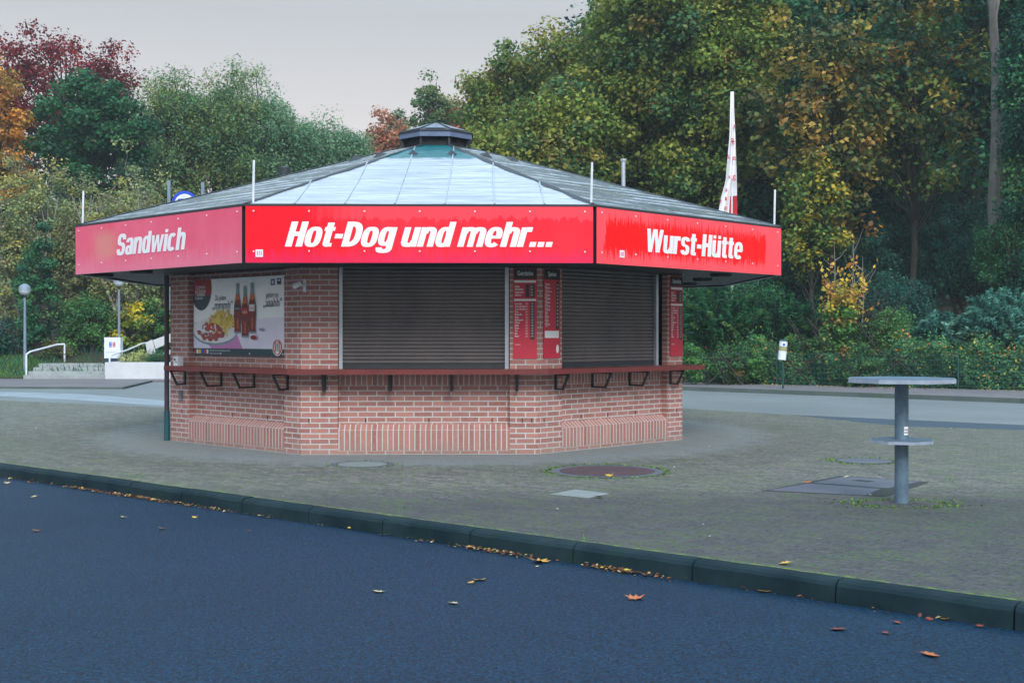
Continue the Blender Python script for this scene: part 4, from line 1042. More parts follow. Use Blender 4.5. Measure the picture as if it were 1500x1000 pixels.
tree('dark_thicket', 'dark evergreen thicket behind the grey block on the left bank', 80, 50, 400, 560, 100, None, 'bush', pal=DARK, seed=31, ncl=150, per=90, cr=.7, leaf=.13, rb=.05, stems=6, ry=1.5)
tree('dark_thicket', 'dark evergreen thicket behind the yellow leaved shrub', 215, 51, 420, 560, 80, None, 'bush', pal=DARK, seed=32, ncl=120, per=90, cr=.7, leaf=.13, rb=.05, stems=6, ry=1.5)
# --- far middle
tree('slender_tree', 'very thin sparse tree left of the roof cupola', 579, 82, 143, 230, 15, pal=pal(((66, 100, 70), 3), ((90, 110, 70), 2)), seed=40, ncl=46, per=26, cr=.5, leaf=.2, rb=.08, spike=.25)
tree('slender_tree', 'sparse green tree standing right above the roof cupola', 632, 74, 115, 240, 30, pal=pal(((70, 100, 66), 3), ((104, 114, 62), 2)), seed=41, ncl=90, per=70, cr=.55, leaf=.2, rb=.12, spike=.25)
tree('rust_coloured_tree', 'far rust coloured tree top left of the roof cupola', 568, 78, 180, 300, 34, pal=RUST, seed=42, ncl=110, per=110, cr=.8, leaf=.22, rb=.15)
tree('rust_coloured_tree', 'far rust coloured tree top right behind the roof cupola', 656, 76, 152, 300, 46, pal=RUST, seed=43, ncl=140, per=110, cr=.8, leaf=.22, rb=.15)
0 and tree('distant_green_tree', 'small far green tree top between the pale trees and the rust tree', 548, 84, 172, 300, 20, pal=MIXG, seed=44, ncl=50, per=70, cr=.8, leaf=.2, rb=.15)
# --- right wood
tree('oak', 'olive green oak with bare twigs against the sky, leftmost of the right wood', 752, 52, 66, 330, 68, 'oaks of the right wood', pal=OAK2, seed=50, **{**big, 'ncl': 170, 'spike': .2})
tree('oak', 'brownish topped oak behind the right part of the kiosk roof', 868, 49, 14, 345, 76, 'oaks of the right wood', pal=OAK2, seed=51, **{**big, 'ncl': 210, 'spike': .18})
tree('oak', 'low olive oak directly above the front right rod of the kiosk', 800, 44, 150, 350, 92, 'oaks of the right wood', pal=OAK, seed=52, **{**big, 'ncl': 170})
tree('oak', 'large green oak rising behind the grey vent pipe', 945, 46, -50, 345, 112, 'oaks of the right wood', pal=OAK, seed=53, **{**big, 'ncl': 280})
tree('oak', 'large green oak standing behind the white flag', 1040, 44, -80, 330, 110, 'oaks of the right wood', pal=OAK, seed=54, **{**big, 'ncl': 260})
tree('oak', 'dark leaved oak high above the yellow maple', 1180, 50, -160, 260, 140, 'oaks of the right wood', pal=DARK+OAK[:2], seed=55, **{**big, 'ncl': 260})
tree('yellow_maple', 'sparse maple with yellow leaves right of the flag', 1215, 40, 20, 345, 92, pal=YEL, seed=56, ncl=190, per=40, cr=.6, leaf=.21, rb=.12, frac=.3, bark='bark_dark', spike=.15, shell=.25)
tree('yellow_maple', 'yellow and orange leaved maple left of the bare ivy trunk', 1335, 41, -30, 300, 100, pal=YEL+DARK+OAK[:2], seed=57, ncl=190, per=40, cr=.6, leaf=.21, rb=.12, frac=.25, bark='bark_dark', spike=.15, shell=.25)
tree('low_yellow_maple', 'small yellow leaved maple low beside the right rod of the fascia', 1190, 38.5, 235, 395, 46, pal=pal(((170, 150, 50), 3), ((84, 106, 48), 4), ((60, 90, 48), 3)), seed=58, ncl=80, per=60, cr=.5, leaf=.15, rb=.06, frac=.8)
tree('tall_trunk_tree', 'tree with a thick bare grey trunk near the right edge', 1462, 39, -260, 60, 120, pal=DARK, seed=59, ncl=150, per=170, cr=.8, leaf=.14, rb=.27, bark='bark_pale', frac=.08, low=0)
tree('evergreen_tree', 'dark evergreen tree hanging in at the right edge', 1530, 37, -60, 420, 60, pal=DARK+YEW, seed=60, ncl=200, per=180, cr=.6, leaf=.12, rb=.2, droop=.5)
# dark trees filling the wood behind, copies of one mesh
proto = tree('wood_tree', 'dark tree deep in the wood behind the oaks', 860, 62, 40, 470, 110, 'dark trees deep in the right wood', pal=DARK, seed=70, ncl=260, per=130, cr=1.2, leaf=.26, rb=.3)
protob = tree('wood_tree', 'dark tree deep in the wood behind the oaks', 1010, 58, -120, 460, 140, 'dark trees deep in the right wood', pal=DARK+YEW, seed=71, ncl=280, per=130, cr=1.2, leaf=.26, rb=.3)
for i, (px, d) in enumerate(((1090, 63), (1130, 56), (1250, 58), (1370, 54), (1490, 57), (1610, 52), (1740, 55), (1080, 68), (1320, 67), (1560, 66), (1200, 50), (1430, 48.5), (1880, 48))):
    c = copy_tree((proto, protob)[1]); x = at(px, d); c.location = (x, d, hgt(x, d)-.3); c.rotation_euler.z = i*1.3
for i, (px, d) in enumerate(((-120, 66), (230, 72), (380, 74), (-260, 60), (60, 64), (0, 58), (150, 68), (-420, 62), (-560, 57), (-700, 60))):
    c = copy_tree(proto); x = at(px, d); c.location = (x, d, hgt(x, d)-6.5); c.rotation_euler.z = i*1.7; c['label'] = 'dark tree far behind the pale feathery trees'; c['group'] = 'dark trees far behind the left bank'
# understory on the right
for i, (px, d, ty, by, h, pl, lb) in enumerate((
    (1000, 40, 395, 520, 60, YEW, 'dark yew like bush right beside the kiosk wall'), (1090, 39, 398, 525, 62, YEW, 'dark feathery bush behind the white sleeved post'),
    (1175, 40, 385, 520, 50, DARK, 'dark bush left of the yellow sapling'), (1300, 40, 395, 510, 66, TEAL, 'dark teal bush right of the yellow sapling'),
    (1330, 42.5, 290, 420, 62, TEAL, 'large dark teal bush below the yellow maples'), (1425, 41, 280, 430, 62, TEAL, 'large dark teal bush at the foot of the bare trunk'),
    (1120, 44, 330, 430, 75, DARK, 'dark shrub mass below the flag'), (1490, 38, 300, 450, 52, YEW, 'dark green bush at the right edge above the junipers'), (1230, 43, 340, 440, 60, DARK, 'dark shrub behind the bare sapling stems'))):
    x, y, s = spec(ty, by+20, d, h, px, pal=pl, seed=80+i, ncl=150, per=150, cr=.5, leaf=.10, asp=.4, rb=.05, stems=5, frac=.5, spike=.18)
    make_plant('woodland_bush', lb, 'bush', x, y, s, 'bushes of the right bank', ('stem', 'foliage'))
# fronded juniper and low shrubs
def fronds(name, label, px, d, ty, by, half, palt, seed, nf=170, cat='bush', needle=.055):
    x = at(px, d); z0 = hgt(x, d); rng = np.random.default_rng(seed); zt, zb = zat(ty, d)-z0, zat(by, d)-z0; rx = half*d/F
    o = empty(name, (x, d, z0), 0, label, cat); P, Nn, D, S, Cc = [], [], [], [], []; st = MB()
    for i in range(nf):
        a = rng.uniform(0, 6.28); q = rng.random()**.5; base = np.array([rng.uniform(-.5, .5)*rx, rng.uniform(-.5, .5)*rx*.6, rng.uniform(zb, zb+(zt-zb)*.5)])
        tip = np.array([rx*1.05*q*math.cos(a), rx*.9*q*math.sin(a), zb + (zt-zb)*(.35+.65*math.sqrt(max(0, 1-q*q*.8)))*rng.uniform(.55, 1.05)])
        m = (base+tip)/2 + np.array([0, 0, .25]); nS = 46; tt = rng.random(nS)**.7; pts = ((1-tt)**2)[:, None]*base + (2*tt*(1-tt))[:, None]*m + (tt**2)[:, None]*tip
        dr = unit((tip-m)[None]*np.ones((nS, 1))); side = unit(rng.normal(size=(nS, 3))); dd = unit(dr*1.1+side*.8)
        w = .26*(1-tt*.75); pp = pts[:, None, :] + (dd*w[:, None])[:, None, :]*rng.random((nS, 5))[:, :, None]; pp = pp.reshape(-1, 3)
        P.append(pp+rng.normal(size=pp.shape)*.012); D.append(np.repeat(dd, 5, 0)+rng.normal(size=pp.shape)*.15); Nn.append(unit(np.array([0, 0, .8])+rng.normal(size=pp.shape)*.5)); S.append(needle*rng.uniform(.8, 2.0, len(pp)))
        c = pick(rng, palt, 1)*np.ones((len(pp), 1))*rng.uniform(.75, 1.3, (len(pp), 1)); Cc.append(c)
        if i % 4 == 0: st.tube([base, m, tip], [.012, .008, .003], 3, caps=False)
    P, Nn, D, S, Cc = map(np.concatenate, (P, Nn, D, S, Cc))
    me = fast_mesh('foliage', leaf_quads(P, Nn, D, S*1.5, .2), len(P), np.clip(Cc, 0, 1), M['leaf']); c = bpy.data.objects.new('foliage', me); COL.objects.link(c); c.parent = o
    st.build('stem', M['bark'], o); return o
JUN = pal(((72, 124, 112), 4), ((92, 146, 132), 3), ((48, 94, 88), 3), ((120, 162, 144), .7))
fronds('juniper', 'pale blue green feathery juniper at the right edge behind the hedge', 1468, 33.8, 425, 530, 62, JUN, 90, 230)
fronds('juniper', 'lower blue green juniper left of the larger juniper', 1385, 34.5, 455, 535, 44, JUN, 91, 150)
fronds('juniper', 'low blue green juniper cut off by the right edge', 1545, 32, 450, 540, 55, JUN, 94, 130)
fronds('feathery_bush', 'dark feathery evergreen fronds beside the kiosk above the fence', 1060, 36.8, 420, 535, 70, YEW, 92, 220, needle=.06)
fronds('feathery_bush', 'dark feathery evergreen fronds left of the yellow sapling', 1150, 36.6, 430, 535, 50, YEW, 93, 160, needle=.06)
tree('mixed_shrub', 'green shrub with reddish stems between the sapling and the junipers', 1295, 34.6, 452, 545, 40, None, 'bush', pal=MIXG+pal(((130, 84, 60), 1)), seed=95, ncl=90, per=110, cr=.3, leaf=.08, rb=.02, stems=7, asp=.5)
tree('yellow_leaved_bush', 'young bush with a loose crown of yellow leaves below the bare stems', 1237, 35, 408, 478, 33, None, 'bush', pal=pal(((176, 150, 56), 4), ((170, 116, 64), 2), ((110, 124, 54), 2)), seed=96, ncl=60, per=13, cr=.26, leaf=.12, rb=.02, stems=5, asp=.8, shell=.2)
tree('fresh_green_bush', 'fresh green bush directly below the yellow leaves', 1234, 34.8, 446, 545, 31, None, 'bush', pal=pal(((74, 118, 56), 4), ((58, 96, 54), 3), ((150, 110, 60), .5)), seed=97, ncl=60, per=70, cr=.26, leaf=.10, rb=.02, stems=5, asp=.8)
# bare sapling stems with few yellow leaves
def sapling(px, d, ty, seed, label):
    x = at(px, d); z0 = hgt(x, d); rng = np.random.default_rng(seed); h = zat(ty, d)-z0; o = empty('bare_sapling', (x, d, z0), 0, label, 'sapling', 'bare saplings behind the fence')
    mb = MB(); pts = [Vector((rng.uniform(-.04, .04), rng.uniform(-.04, .04), h*q)) for q in np.linspace(0, 1, 7)]; mb.tube(pts, [.028, .025, .022, .018, .014, .009, .004], 6); P = []
    for i in range(12):
        q = rng.uniform(.3, .95); a = Vector((0, 0, h*q)); b = a + Vector((rng.uniform(-.45, .45), rng.uniform(-.3, .3), rng.uniform(.2, .7))); mb.tube([a, a.lerp(b, .5)+Vector((0, 0, -.05)), b], [.01, .007, .003], 3, caps=False)
        if q < .8: P += [list(a.lerp(b, w)) for w in rng.random(4)]
    mb.build('stem', M['bark_pale'], o); P = np.array(P)+rng.normal(size=(len(P), 3))*.04
    me = fast_mesh('leaves', leaf_quads(P, unit(rng.normal(size=P.shape)+[0, -.6, .3]), rng.normal(size=P.shape)+[0, 0, -1], .13*rng.uniform(.7, 1.2, len(P)), .8), len(P), pick(rng, pal(((200, 172, 56), 3), ((190, 130, 60), 1)), len(P)), M['leaf'])
    c = bpy.data.objects.new('leaves', me); COL.objects.link(c); c.parent = o
sapling(1222, 35.3, 350, 1, 'left bare sapling stem above the yellow bush')
sapling(1250, 35.2, 345, 2, 'middle bare sapling stem above the yellow bush')
sapling(1264, 35.6, 375, 3, 'right bare sapling stem above the yellow bush')
# hedge behind the fence
FA, FB = G(985, 564.5), G(1500, 578); FA.z = FB.z = 0; FDr = (FB-FA).normalized(); FB2 = FB + FDr*9; FA2 = FA - FDr*5
def hedge():
    rng = np.random.default_rng(101); Ln = (FB2-FA2).length; n = 62000; nr = np.array([-FDr.y, FDr.x, 0]); nr = nr if nr[1] > 0 else -nr
    u = rng.random(n)*Ln; top = .95 + .2*np.sin(u*1.1) + .14*np.sin(u*2.7+1) + .1*np.sin(u*6.1) + .05*np.sin(u*13)
    surf = rng.random(n) < .7
    w = np.where(surf, rng.random(n)**2*.25, rng.random(n)*1.2); z = rng.random(n)**.9*top
    tp = rng.random(n) < .3; z = np.where(tp, top + np.abs(rng.normal(size=n))*.13*(rng.random(n)**2)*2, z); w = np.where(tp, rng.random(n)*1.2, w)
    bul = .10*np.sin(u*2.1+z*3) + .07*np.sin(u*5.3+z*6)
    P = np.array(FA2)[None] + np.array(FDr)[None]*u[:, None] + nr[None]*(w+.18+bul)[:, None]; P[:, 2] = np.maximum(z, .03)
    Nn = unit(-nr*.7 + np.array([0, 0, .6]) + rng.normal(size=(n, 3))*.6); cell = (np.floor(u*3.2)*7919+np.floor(z*4)*104729).astype(int) % 997
    tint = np.random.default_rng(4).uniform(.7, 1.3, 997)[cell]
    c = pick(rng, HEDGE, n)*tint[:, None]*rng.uniform(.8, 1.25, (n, 1))
    me = fast_mesh('hedge', leaf_quads(P, Nn, rng.normal(size=(n, 3)), .075*rng.uniform(.6, 1.4, n), .75), n, np.clip(c, 0, 1), M['leaf'])
    o = empty('hedge', FA2, 0, 'clipped leafy hedge behind the green wire fence', 'hedge'); c_ = bpy.data.objects.new('foliage', me); COL.objects.link(c_); c_.parent = o; c_.location = -FA2
    mb = MB()
    for i in range(90):
        uu = rng.random()*Ln; b = FDr*uu + Vector(nr)*rng.uniform(.3, .9); mb.tube([b, b+Vector((rng.uniform(-.2, .2), rng.uniform(-.1, .1), .5)), b+Vector((rng.uniform(-.3, .3), 0, .95))], [.012, .009, .004], 4, caps=False)
    mb.build('stem', M['bark_dark'], o)
hedge()
for i, (px, ty, h, pl, lb) in enumerate(((1012, 500, 22, MIXG, 'light green leafy shrub poking over the fence right beside the kiosk'), (1068, 512, 24, HEDGE, 'small green shrub over the fence left of the white sleeved post'), (1112, 500, 22, MIXG, 'small green shrub over the fence just left of the white sleeved post'),
        (1176, 492, 22, MIXG, 'light green shrub over the fence right of the white sleeved post'), (1262, 505, 28, HEDGE, 'leafy shrub over the fence behind the standing table'), (1350, 500, 34, MIXG, 'green shrub over the fence in front of the lower juniper'), (1425, 508, 30, HEDGE, 'low green shrub over the fence in front of the larger juniper'), (1490, 512, 26, MIXG, 'low green shrub over the fence at the right edge'))):
    tree('loose_shrub', lb, px, 35.2 if px < 1200 else 33.6, ty, 560, h, 'loose shrubs along the fence', 'bush', pal=pl, seed=150+i, ncl=46, per=70, cr=.22, leaf=.07, rb=.015, stems=4, asp=.6, spike=.3)
def fence():
    o = empty('wire_fence', FA2, 0, 'low green wire mesh fence in front of the hedge', 'fence'); Ln = (FB2-FA2).length; h = .98
    i = 0; u = .8
    while u < Ln:
        MB().tube([FDr*u, FDr*u+Vector((0, 0, h+.04))], .02, 7).build('post', M['green_metal'], o)
        m = MB(); w = min(2.5, Ln-u)
        for k in range(int(w/.07)): m.tube([FDr*(u+.07*k)+Vector((0, 0, .04)), FDr*(u+.07*k)+Vector((0, 0, h))], .0022, 3, caps=False)
        for k in range(8): m.tube([FDr*u+Vector((0, 0, .05+k*(h-.05)/7)), FDr*(u+w)+Vector((0, 0, .05+k*(h-.05)/7))], .003, 3, caps=False)
        m.build('mesh_panel', M['wire'], o); u += 2.5
fence()
# marker post with white sleeve
def marker():
    b = G(1147, 569, .1); o = empty('marker_post', b, 0, 'green post with a tilted white sleeve in front of the hedge', 'post'); d = b.y
    h = zat(500, d)-.1; MB().tube([(0, 0, -.05), (0, 0, h-.05)], .028, 8).build('post', M['green_metal'], o)
    s = MB(); s.tube([(-.035, -.01, h-.48), (.012, -.01, h)], .105, 14); sl = s.build('sleeve', M['white_paint'], o)
    s = MB(); s.tube([(-.012, -.01, h-.25), (.0, -.01, h-.13)], .1065, 14, caps=False); s.build('band', plain('sleeve_band', lin(150, 150, 110), .6), sl)
    MB().box((.0, -.12, h-.08), (.05, .01, .05)).build('mark', M['blue'], sl)
    MB().tube([(.012, 0, h), (.02, 0, h+.05)], [.11, .07], 14).build('cap', M['green_metal'], o)
marker()
# ------------------------------------------------------------------ flag behind the kiosk
def flag():
    d = 39.5; x = at(1072, d); o = empty('beach_flag', (x, d, 0), 0, 'tall white beach flag with red letters behind the kiosk', 'flag'); H = zat(135, d)
    MB().tube([(0, 0, 0), (0, 0, 2.2), (0, 0, H)], [.04, .035, .018], 8).build('pole', M['white_paint'], o)
    ks = d/F; prof = [(135, -2.6, 2.6), (160, -3, 3), (200, -3.5, 5), (240, -7, 6), (265, -9, 6.5), (290, -16, 6.5), (316, -21, 7), (345, -22, 7), (400, -22, 7)]
    m = MB(); nx = 10
    def pt(py, f):
        l = np.interp(py, [p[0] for p in prof], [p[1] for p in prof]); r = np.interp(py, [p[0] for p in prof], [p[2] for p in prof])
        xx = l+(r-l)*f; return Vector((xx*ks, -.03-.09*math.sin(f*8+py*.02)*min(1, (py-130)/120), zat(py, d)))
    rows = [135+265*i/40 for i in range(41)]
    for a, b in zip(rows[:-1], rows[1:]):
        for j in range(nx): m.poly([pt(b, j/nx), pt(b, (j+1)/nx), pt(a, (j+1)/nx), pt(a, j/nx)], 1 if (a > 285 and j >= 6) else 0, None, True)
    cl = m.build('banner', [M['white'], M['red']], o, True)
    t = MB()
    for ch, px, py, s in (('r', 1075, 190, .15), ('a', 1071.5, 210, .17), ('c', 1073, 213, .14), ('e', 1074, 236, .16), ('k', 1066.5, 234, .12), ('g', 1074, 263, .16), ('x', 1067, 262, .1), ('u', 1062, 281, .13), ('s', 1062, 294, .13), ('t', 1055, 298, .11), ('n', 1062, 308, .13)):
        text_into(t, ch, (px-1072)*ks, zat(py, d), s*1.7, 0, .9, .012, 'CENTER', y=-.135)
    t.build('lettering', M['red'], cl)
flag()
# ------------------------------------------------------------------ left background furniture
def lamp(px, d, base, gy, label, r=.2):
    x = at(px, d); o = empty('street_lamp', (x, d, base), 0, label, 'street lamp', 'globe street lamps'); zc = zat(gy, d)-base
    MB().tube([(0, 0, -.2), (0, 0, .9), (0, 0, zc-r)], [.055, .05, .038], 10).build('pole', M['grey_paint'], o)
    pr = lambda a0, a1: [(r*math.cos(R(a)), zc+r*math.sin(R(a))) for a in np.linspace(a0, a1, 9)]
    MB().lathe((0, 0, 0), pr(-90, -8), 20).build('globe', M['lamp_glass'], o)
    p2 = pr(-8, 90); p2[0] = (r*1.06, p2[0][1]); p2[-1] = (0, p2[-1][1]); MB().lathe((0, 0, 0), p2, 20).build('cap', M['grey_paint'], o)
    MB().lathe((0, 0, 0), [(.05, zc-r-.08), (.06, zc-r), (.09, zc-r+.03)], 12).build('collar', M['rubber'], o)
M['lamp_glass'] = plain('lamp_glass', lin(190, 200, 206), .25, 0, .1)
lamp(36.5, 42, .15, 424, 'globe street lamp left of the concrete steps')
lamp(174.5, 43.6, .5, 412, 'globe street lamp in front of the white cash sign')
def steps():
    x0, x1 = at(34, 41), at(155, 41); o = empty('concrete_steps', ((x0+x1)/2, 41, .05), 0, 'broad grey concrete steps left of the white planter wall', 'steps'); w = x1-x0
    m = MB()
    for i in range(4): m.box((.0, .25+.42*i + 1.0, .0625+.125*i - .2), (w, 2.45-.0, .125+.4), 0)
    m.build('step_flight', M['concrete'], o)
    m = MB().box((0, 3.4, .22), (w, 2.4, .55)); m.build('landing', M['concrete'], o)
def steps2():
    x0, x1 = at(34, 41), at(154, 41); w = x1-x0
    o = empty('concrete_steps', ((x0+x1)/2, 41, .05), 0, 'broad grey concrete steps left of the white planter wall', 'steps')
    for i in range(4):
        z1 = .12*(i+1); y0 = .42*i; MB().box((0, (y0+5)/2, z1/2 - .1), (w-.01*i, 5-y0, z1+.2-.0)).build('step', M['concrete'], o) if i == 3 else MB().box((0, y0+.21, z1/2-.1), (w-.01*i, .42, z1+.2)).build('step', M['concrete'], o)
steps2()
def rail(pts, label, r=.03):
    p0 = Vector(pts[0]); o = empty('handrail', p0, 0, label, 'handrail', 'white handrails by the steps')
    q = [Vector(p)-p0 for p in pts]; m = MB(); m.tube(q[1:-1], r, 8); b = m.build('rail', M['white_paint'], o)
    for a, c in ((q[0], q[1]), (q[-1], q[-2])): MB().tube([a, c], r, 8).build('upright', M['white_paint'], o)
rail([Pd(38.5, 551, 41.4), Pd(38.5, 519, 41.4), Pd(44, 515, 41.6), Pd(84, 504.5, 43), Pd(94.5, 504, 43.2), Pd(94.5, 535, 43.2)], 'white tubular handrail rising on the left side of the steps')
rail([Pd(160.5, 534, 41.6), Pd(160.5, 524, 41.6), Pd(163, 520, 41.6), Pd(187, 512.5, 43), Pd(208, 503, 44.5), Pd(217, 502, 45), Pd(217, 516, 45)], 'white tubular handrail in front of the cash sign and planter')
MB_ = MB(); x0, x1 = at(153.5, 41), at(310, 41)
MB_.prism([(x0, 41.0), (x1, 41.0), (x1, 41.25), (x0+.25, 41.25), (x0+.25, 43.2), (x0, 43.2)], -.1, .60)
tag(MB_.build('planter_wall', M['concrete_light']), 'long low white planter wall between the steps and the kiosk', 'wall')
MB().box(((x0+x1)/2, 42.2, .25), (x1-x0-.5, 1.9, .55)).build('planter_soil', M['soil'])
tag(bpy.data.objects['planter_soil'], kind='structure')
hm = bpy.data.materials.new('lift_haze'); hm.use_nodes = True; hm.node_tree.nodes.clear()
hv = hm.node_tree.nodes.new('ShaderNodeVolumePrincipled'); ho = hm.node_tree.nodes.new('ShaderNodeOutputMaterial')
hv.inputs['Color'].default_value = (.72, .86, .92, 1); hv.inputs['Density'].default_value = .0008; hm.node_tree.links.new(hv.outputs[0], ho.inputs['Volume'])
tag(MB().box((0, 25, 19), (300, 290, 44)).build('lift_haze', hm), 'faint bluish haze added to lift the dark shadows', 'lift_haze', kind='stuff')  # unseen bluish volume added to lift the dark shadows
def cash_sign():
    d = 42.6; x = at(166.5, d); zb = zat(533, d); o = empty('cash_sign', (x, d, zb), 0, 'white box sign with blue and red letters behind the lamp post', 'sign')
    w = 23.5*d/F; z0, z1 = zat(524.5, d)-zb, zat(494, d)-zb
    MB().box((0, 0, (z0+z1)/2), (w, .3, z1-z0)).build('box', M['white_paint'], o); MB().box((0, 0, z0/2-.15), (w*.96, .26, z0+.28)).build('base', plain('sign_base', lin(30, 50, 80), .5), o)
    m = MB(); y = -.1545; zc = zat(504.5, d)-zb; hh = .085
    for sx, mi, c in ((-1, 0, 0), (1, 1, 0)):
        xs = sx*.058
        rect(m, xs-.045, zc-hh, xs+.045, zc+hh, y, mi)
        for zz in (-.04, .04): rect(m, xs-.05 if sx < 0 else xs-.045, zc+zz-.012, xs+.02, zc+zz+.012, y-.003, 2) if sx > 0 else rect(m, xs-.015, zc+zz-.012, xs+.045, zc+zz+.012, y-.003, 2)
    m.build('emblem', [M['blue'], M['red'], M['white_paint']], o)
    m = MB(); rect(m, -w/2+.04, zat(516, d)-zb, w/2-.04, zat(516, d)-zb+.01, y, 0); m.build('seam', M['grey_paint'], o)
cash_sign()
def pavilion():
    d = 52; xl, xr = at(198, d), at(300, d); z0 = hgt(xl, d); o = empty('pavilion', (xl, d, z0), 0, 'grey flat roofed shelter behind the planter beside the kiosk', 'shelter')
    zt, zr = zat(419, d)-z0, zat(432, d)-z0
    m = MB(); m.prism([(0, 0), (xr-xl, 0), (xr-xl, 4), (0, 4)], zr+.05, zr+.12); m.poly([(0, 0, zr+.13), (xr-xl, 0, zr+.13), (xr-xl, 2, zt+.3), (.9, 2, zt+.3)]); m.poly([(0, 0, zr+.13), (.9, 2, zt+.3), (0, 4, zr+.13)]); m.build('roof', M['grey_paint'], o)
    for px in (204, 218, 221.5, 262): MB().box((at(px, d)-xl, .15, zr/2), (.12, .12, zr)).build('post', M['grey_paint'], o)
pavilion()
def parapet():
    d = 44.5; a, b = Pd(214, 512, d), Pd(247, 498, d+1); o = empty('sloping_parapet', (a.x, a.y, hgt(a.x, a.y)), 0, 'pale concrete sloping parapet above the planter wall', 'parapet'); z0 = o.location.z
    m = MB(); P = lambda px, py, dd: Pd(px, py, dd)-o.location
    for quad in (((213, 502), (223, 497), (229, 518), (216, 520)), ((224, 498), (262, 484), (262, 495), (228, 511)), ((229, 519), (262, 508), (262, 516), (231, 523))):
        f = [P(x, y, d) for x, y in quad]; g = [P(x, y, d+.35) for x, y in quad]
        m.poly(f[::-1]); m.poly(g)
        for i in range(4): m.poly([f[i], f[(i+1) % 4], g[(i+1) % 4], g[i]])
    m.build('parapet_wall', M['concrete_light'], o)
parapet()
p = Vector((at(91, 45.8), 45.8, 0)); z0 = hgt(p.x, p.y)
m = MB().box((0, 0, .65), (.6, .5, 1.4)).box((0, 0, 1.37), (.66, .56, .05)); o = m.build('concrete_block', M['concrete']); o.location = (p.x, p.y, zat(500, 45.8)-.65); tag(o, 'grey concrete box half hidden in the bushes above the steps', 'concrete box')
tree('pale_shrub', 'pale yellow green low shrub in the planter', 197, 42.2, 514, 536, 20, None, 'bush', pal=pal(((170, 176, 110), 3), ((190, 190, 140), 2), ((120, 140, 80), 2)), seed=110, ncl=40, per=60, cr=.16, leaf=.06, rb=.01, stems=5, asp=.3)
tree('dark_juniper', 'dark green low plant in the planter next to the kiosk', 232, 42.2, 515, 536, 18, None, 'bush', pal=YEW, seed=111, ncl=40, per=60, cr=.16, leaf=.06, rb=.01, stems=5, asp=.3)
def ring_sign():
    d = 47; x = at(271, d); z0 = hgt(x, d); o = empty('round_sign', (x, d, z0), 0, 'blue ringed round sign between two grey posts behind the roof', 'sign'); k = d/F
    for px, py in ((247, 264), (296.5, 267)): MB().box(((px-271)*k, .1, (zat(py, d)-z0)/2), (.115, .1, zat(py, d)-z0)).build('post', M['grey_paint'], o)
    zc = zat(299, d)-z0; ro = 19*k
    m = MB(); n = 36
    for i in range(n):
        a, b = 2*math.pi*i/n, 2*math.pi*(i+1)/n
        for r0, r1, mi, y in ((ro*.78, ro, 0, -.03), (0, ro*.78, 1, -.025)):
            q = [(r0*math.cos(a), y, zc+r0*math.sin(a)), (r1*math.cos(a), y, zc+r1*math.sin(a)), (r1*math.cos(b), y, zc+r1*math.sin(b)), (r0*math.cos(b), y, zc+r0*math.sin(b))]
            m.poly(q if r0 else q[1:], mi)
        m.poly([(ro*math.cos(a), -.03, zc+ro*math.sin(a)), (ro*math.cos(a), .03, zc+ro*math.sin(a)), (ro*math.cos(b), .03, zc+ro*math.sin(b)), (ro*math.cos(b), -.03, zc+ro*math.sin(b))], 0)
    m.build('disc', [M['blue'], M['white_paint']], o)
    m = MB(); m.poly([(-ro*.62, -.035, zc+ro*.12), (ro*.3, -.035, zc+ro*.12), (ro*.62, -.035, zc+ro*.4), (-ro*.5, -.035, zc+ro*.4)]); m.build('marking', M['blue'], o)
    MB().box((0, .1, zc), (49*k, .06, .08)).build('crossbar', M['grey_paint'], o)
ring_sign()
# grass by the left lamp
def grass(name, pts, n, h, seed, label=None, kind='stuff', cols=None, cat='grass'):
    rng = np.random.default_rng(seed); P = np.array([[*p] for p in pts(rng, n)]); n = len(P)
    D = unit(np.array([0, 0, 1.])+rng.normal(size=(n, 3))*.35); Nn = unit(np.cross(D, rng.normal(size=(n, 3)))); s = h*rng.uniform(.5, 1.2, n)
    V = leaf_quads(P+D*s[:, None]*.45, Nn, D, s, .09); c = pick(rng, cols or pal(((76, 130, 54), 3), ((100, 150, 60), 2), ((56, 104, 50), 2)), n)*rng.uniform(.8, 1.2, (n, 1))
    me = fast_mesh(name, V, n, np.clip(c, 0, 1), M['leaf']); o = bpy.data.objects.new(name, me); COL.objects.link(o); tag(o, label, cat, kind=kind); return o
def bankpts(rng, n):
    x = rng.uniform(-24, -16.1, n); y = 41.3+rng.random(n)*2.6; return [(a, b, hgt(a, b)) for a, b in zip(x, y)]
grass('grass', bankpts, 9000, .14, 5, 'bright green grass verge at the foot of the left bank')
def gcpts(rng, n):
    x = rng.uniform(-24, 26, n); t = rng.random(n)**1.3*14; return [(a, yb(a)+.3+b, hgt(a, yb(a)+.3+b)) for a, b in zip(x, t)]
g_ = grass('ground_cover', gcpts, 26000, .34, 6, 'dark leafy undergrowth covering the wooded bank', cols=YEW+DARK, cat='undergrowth')
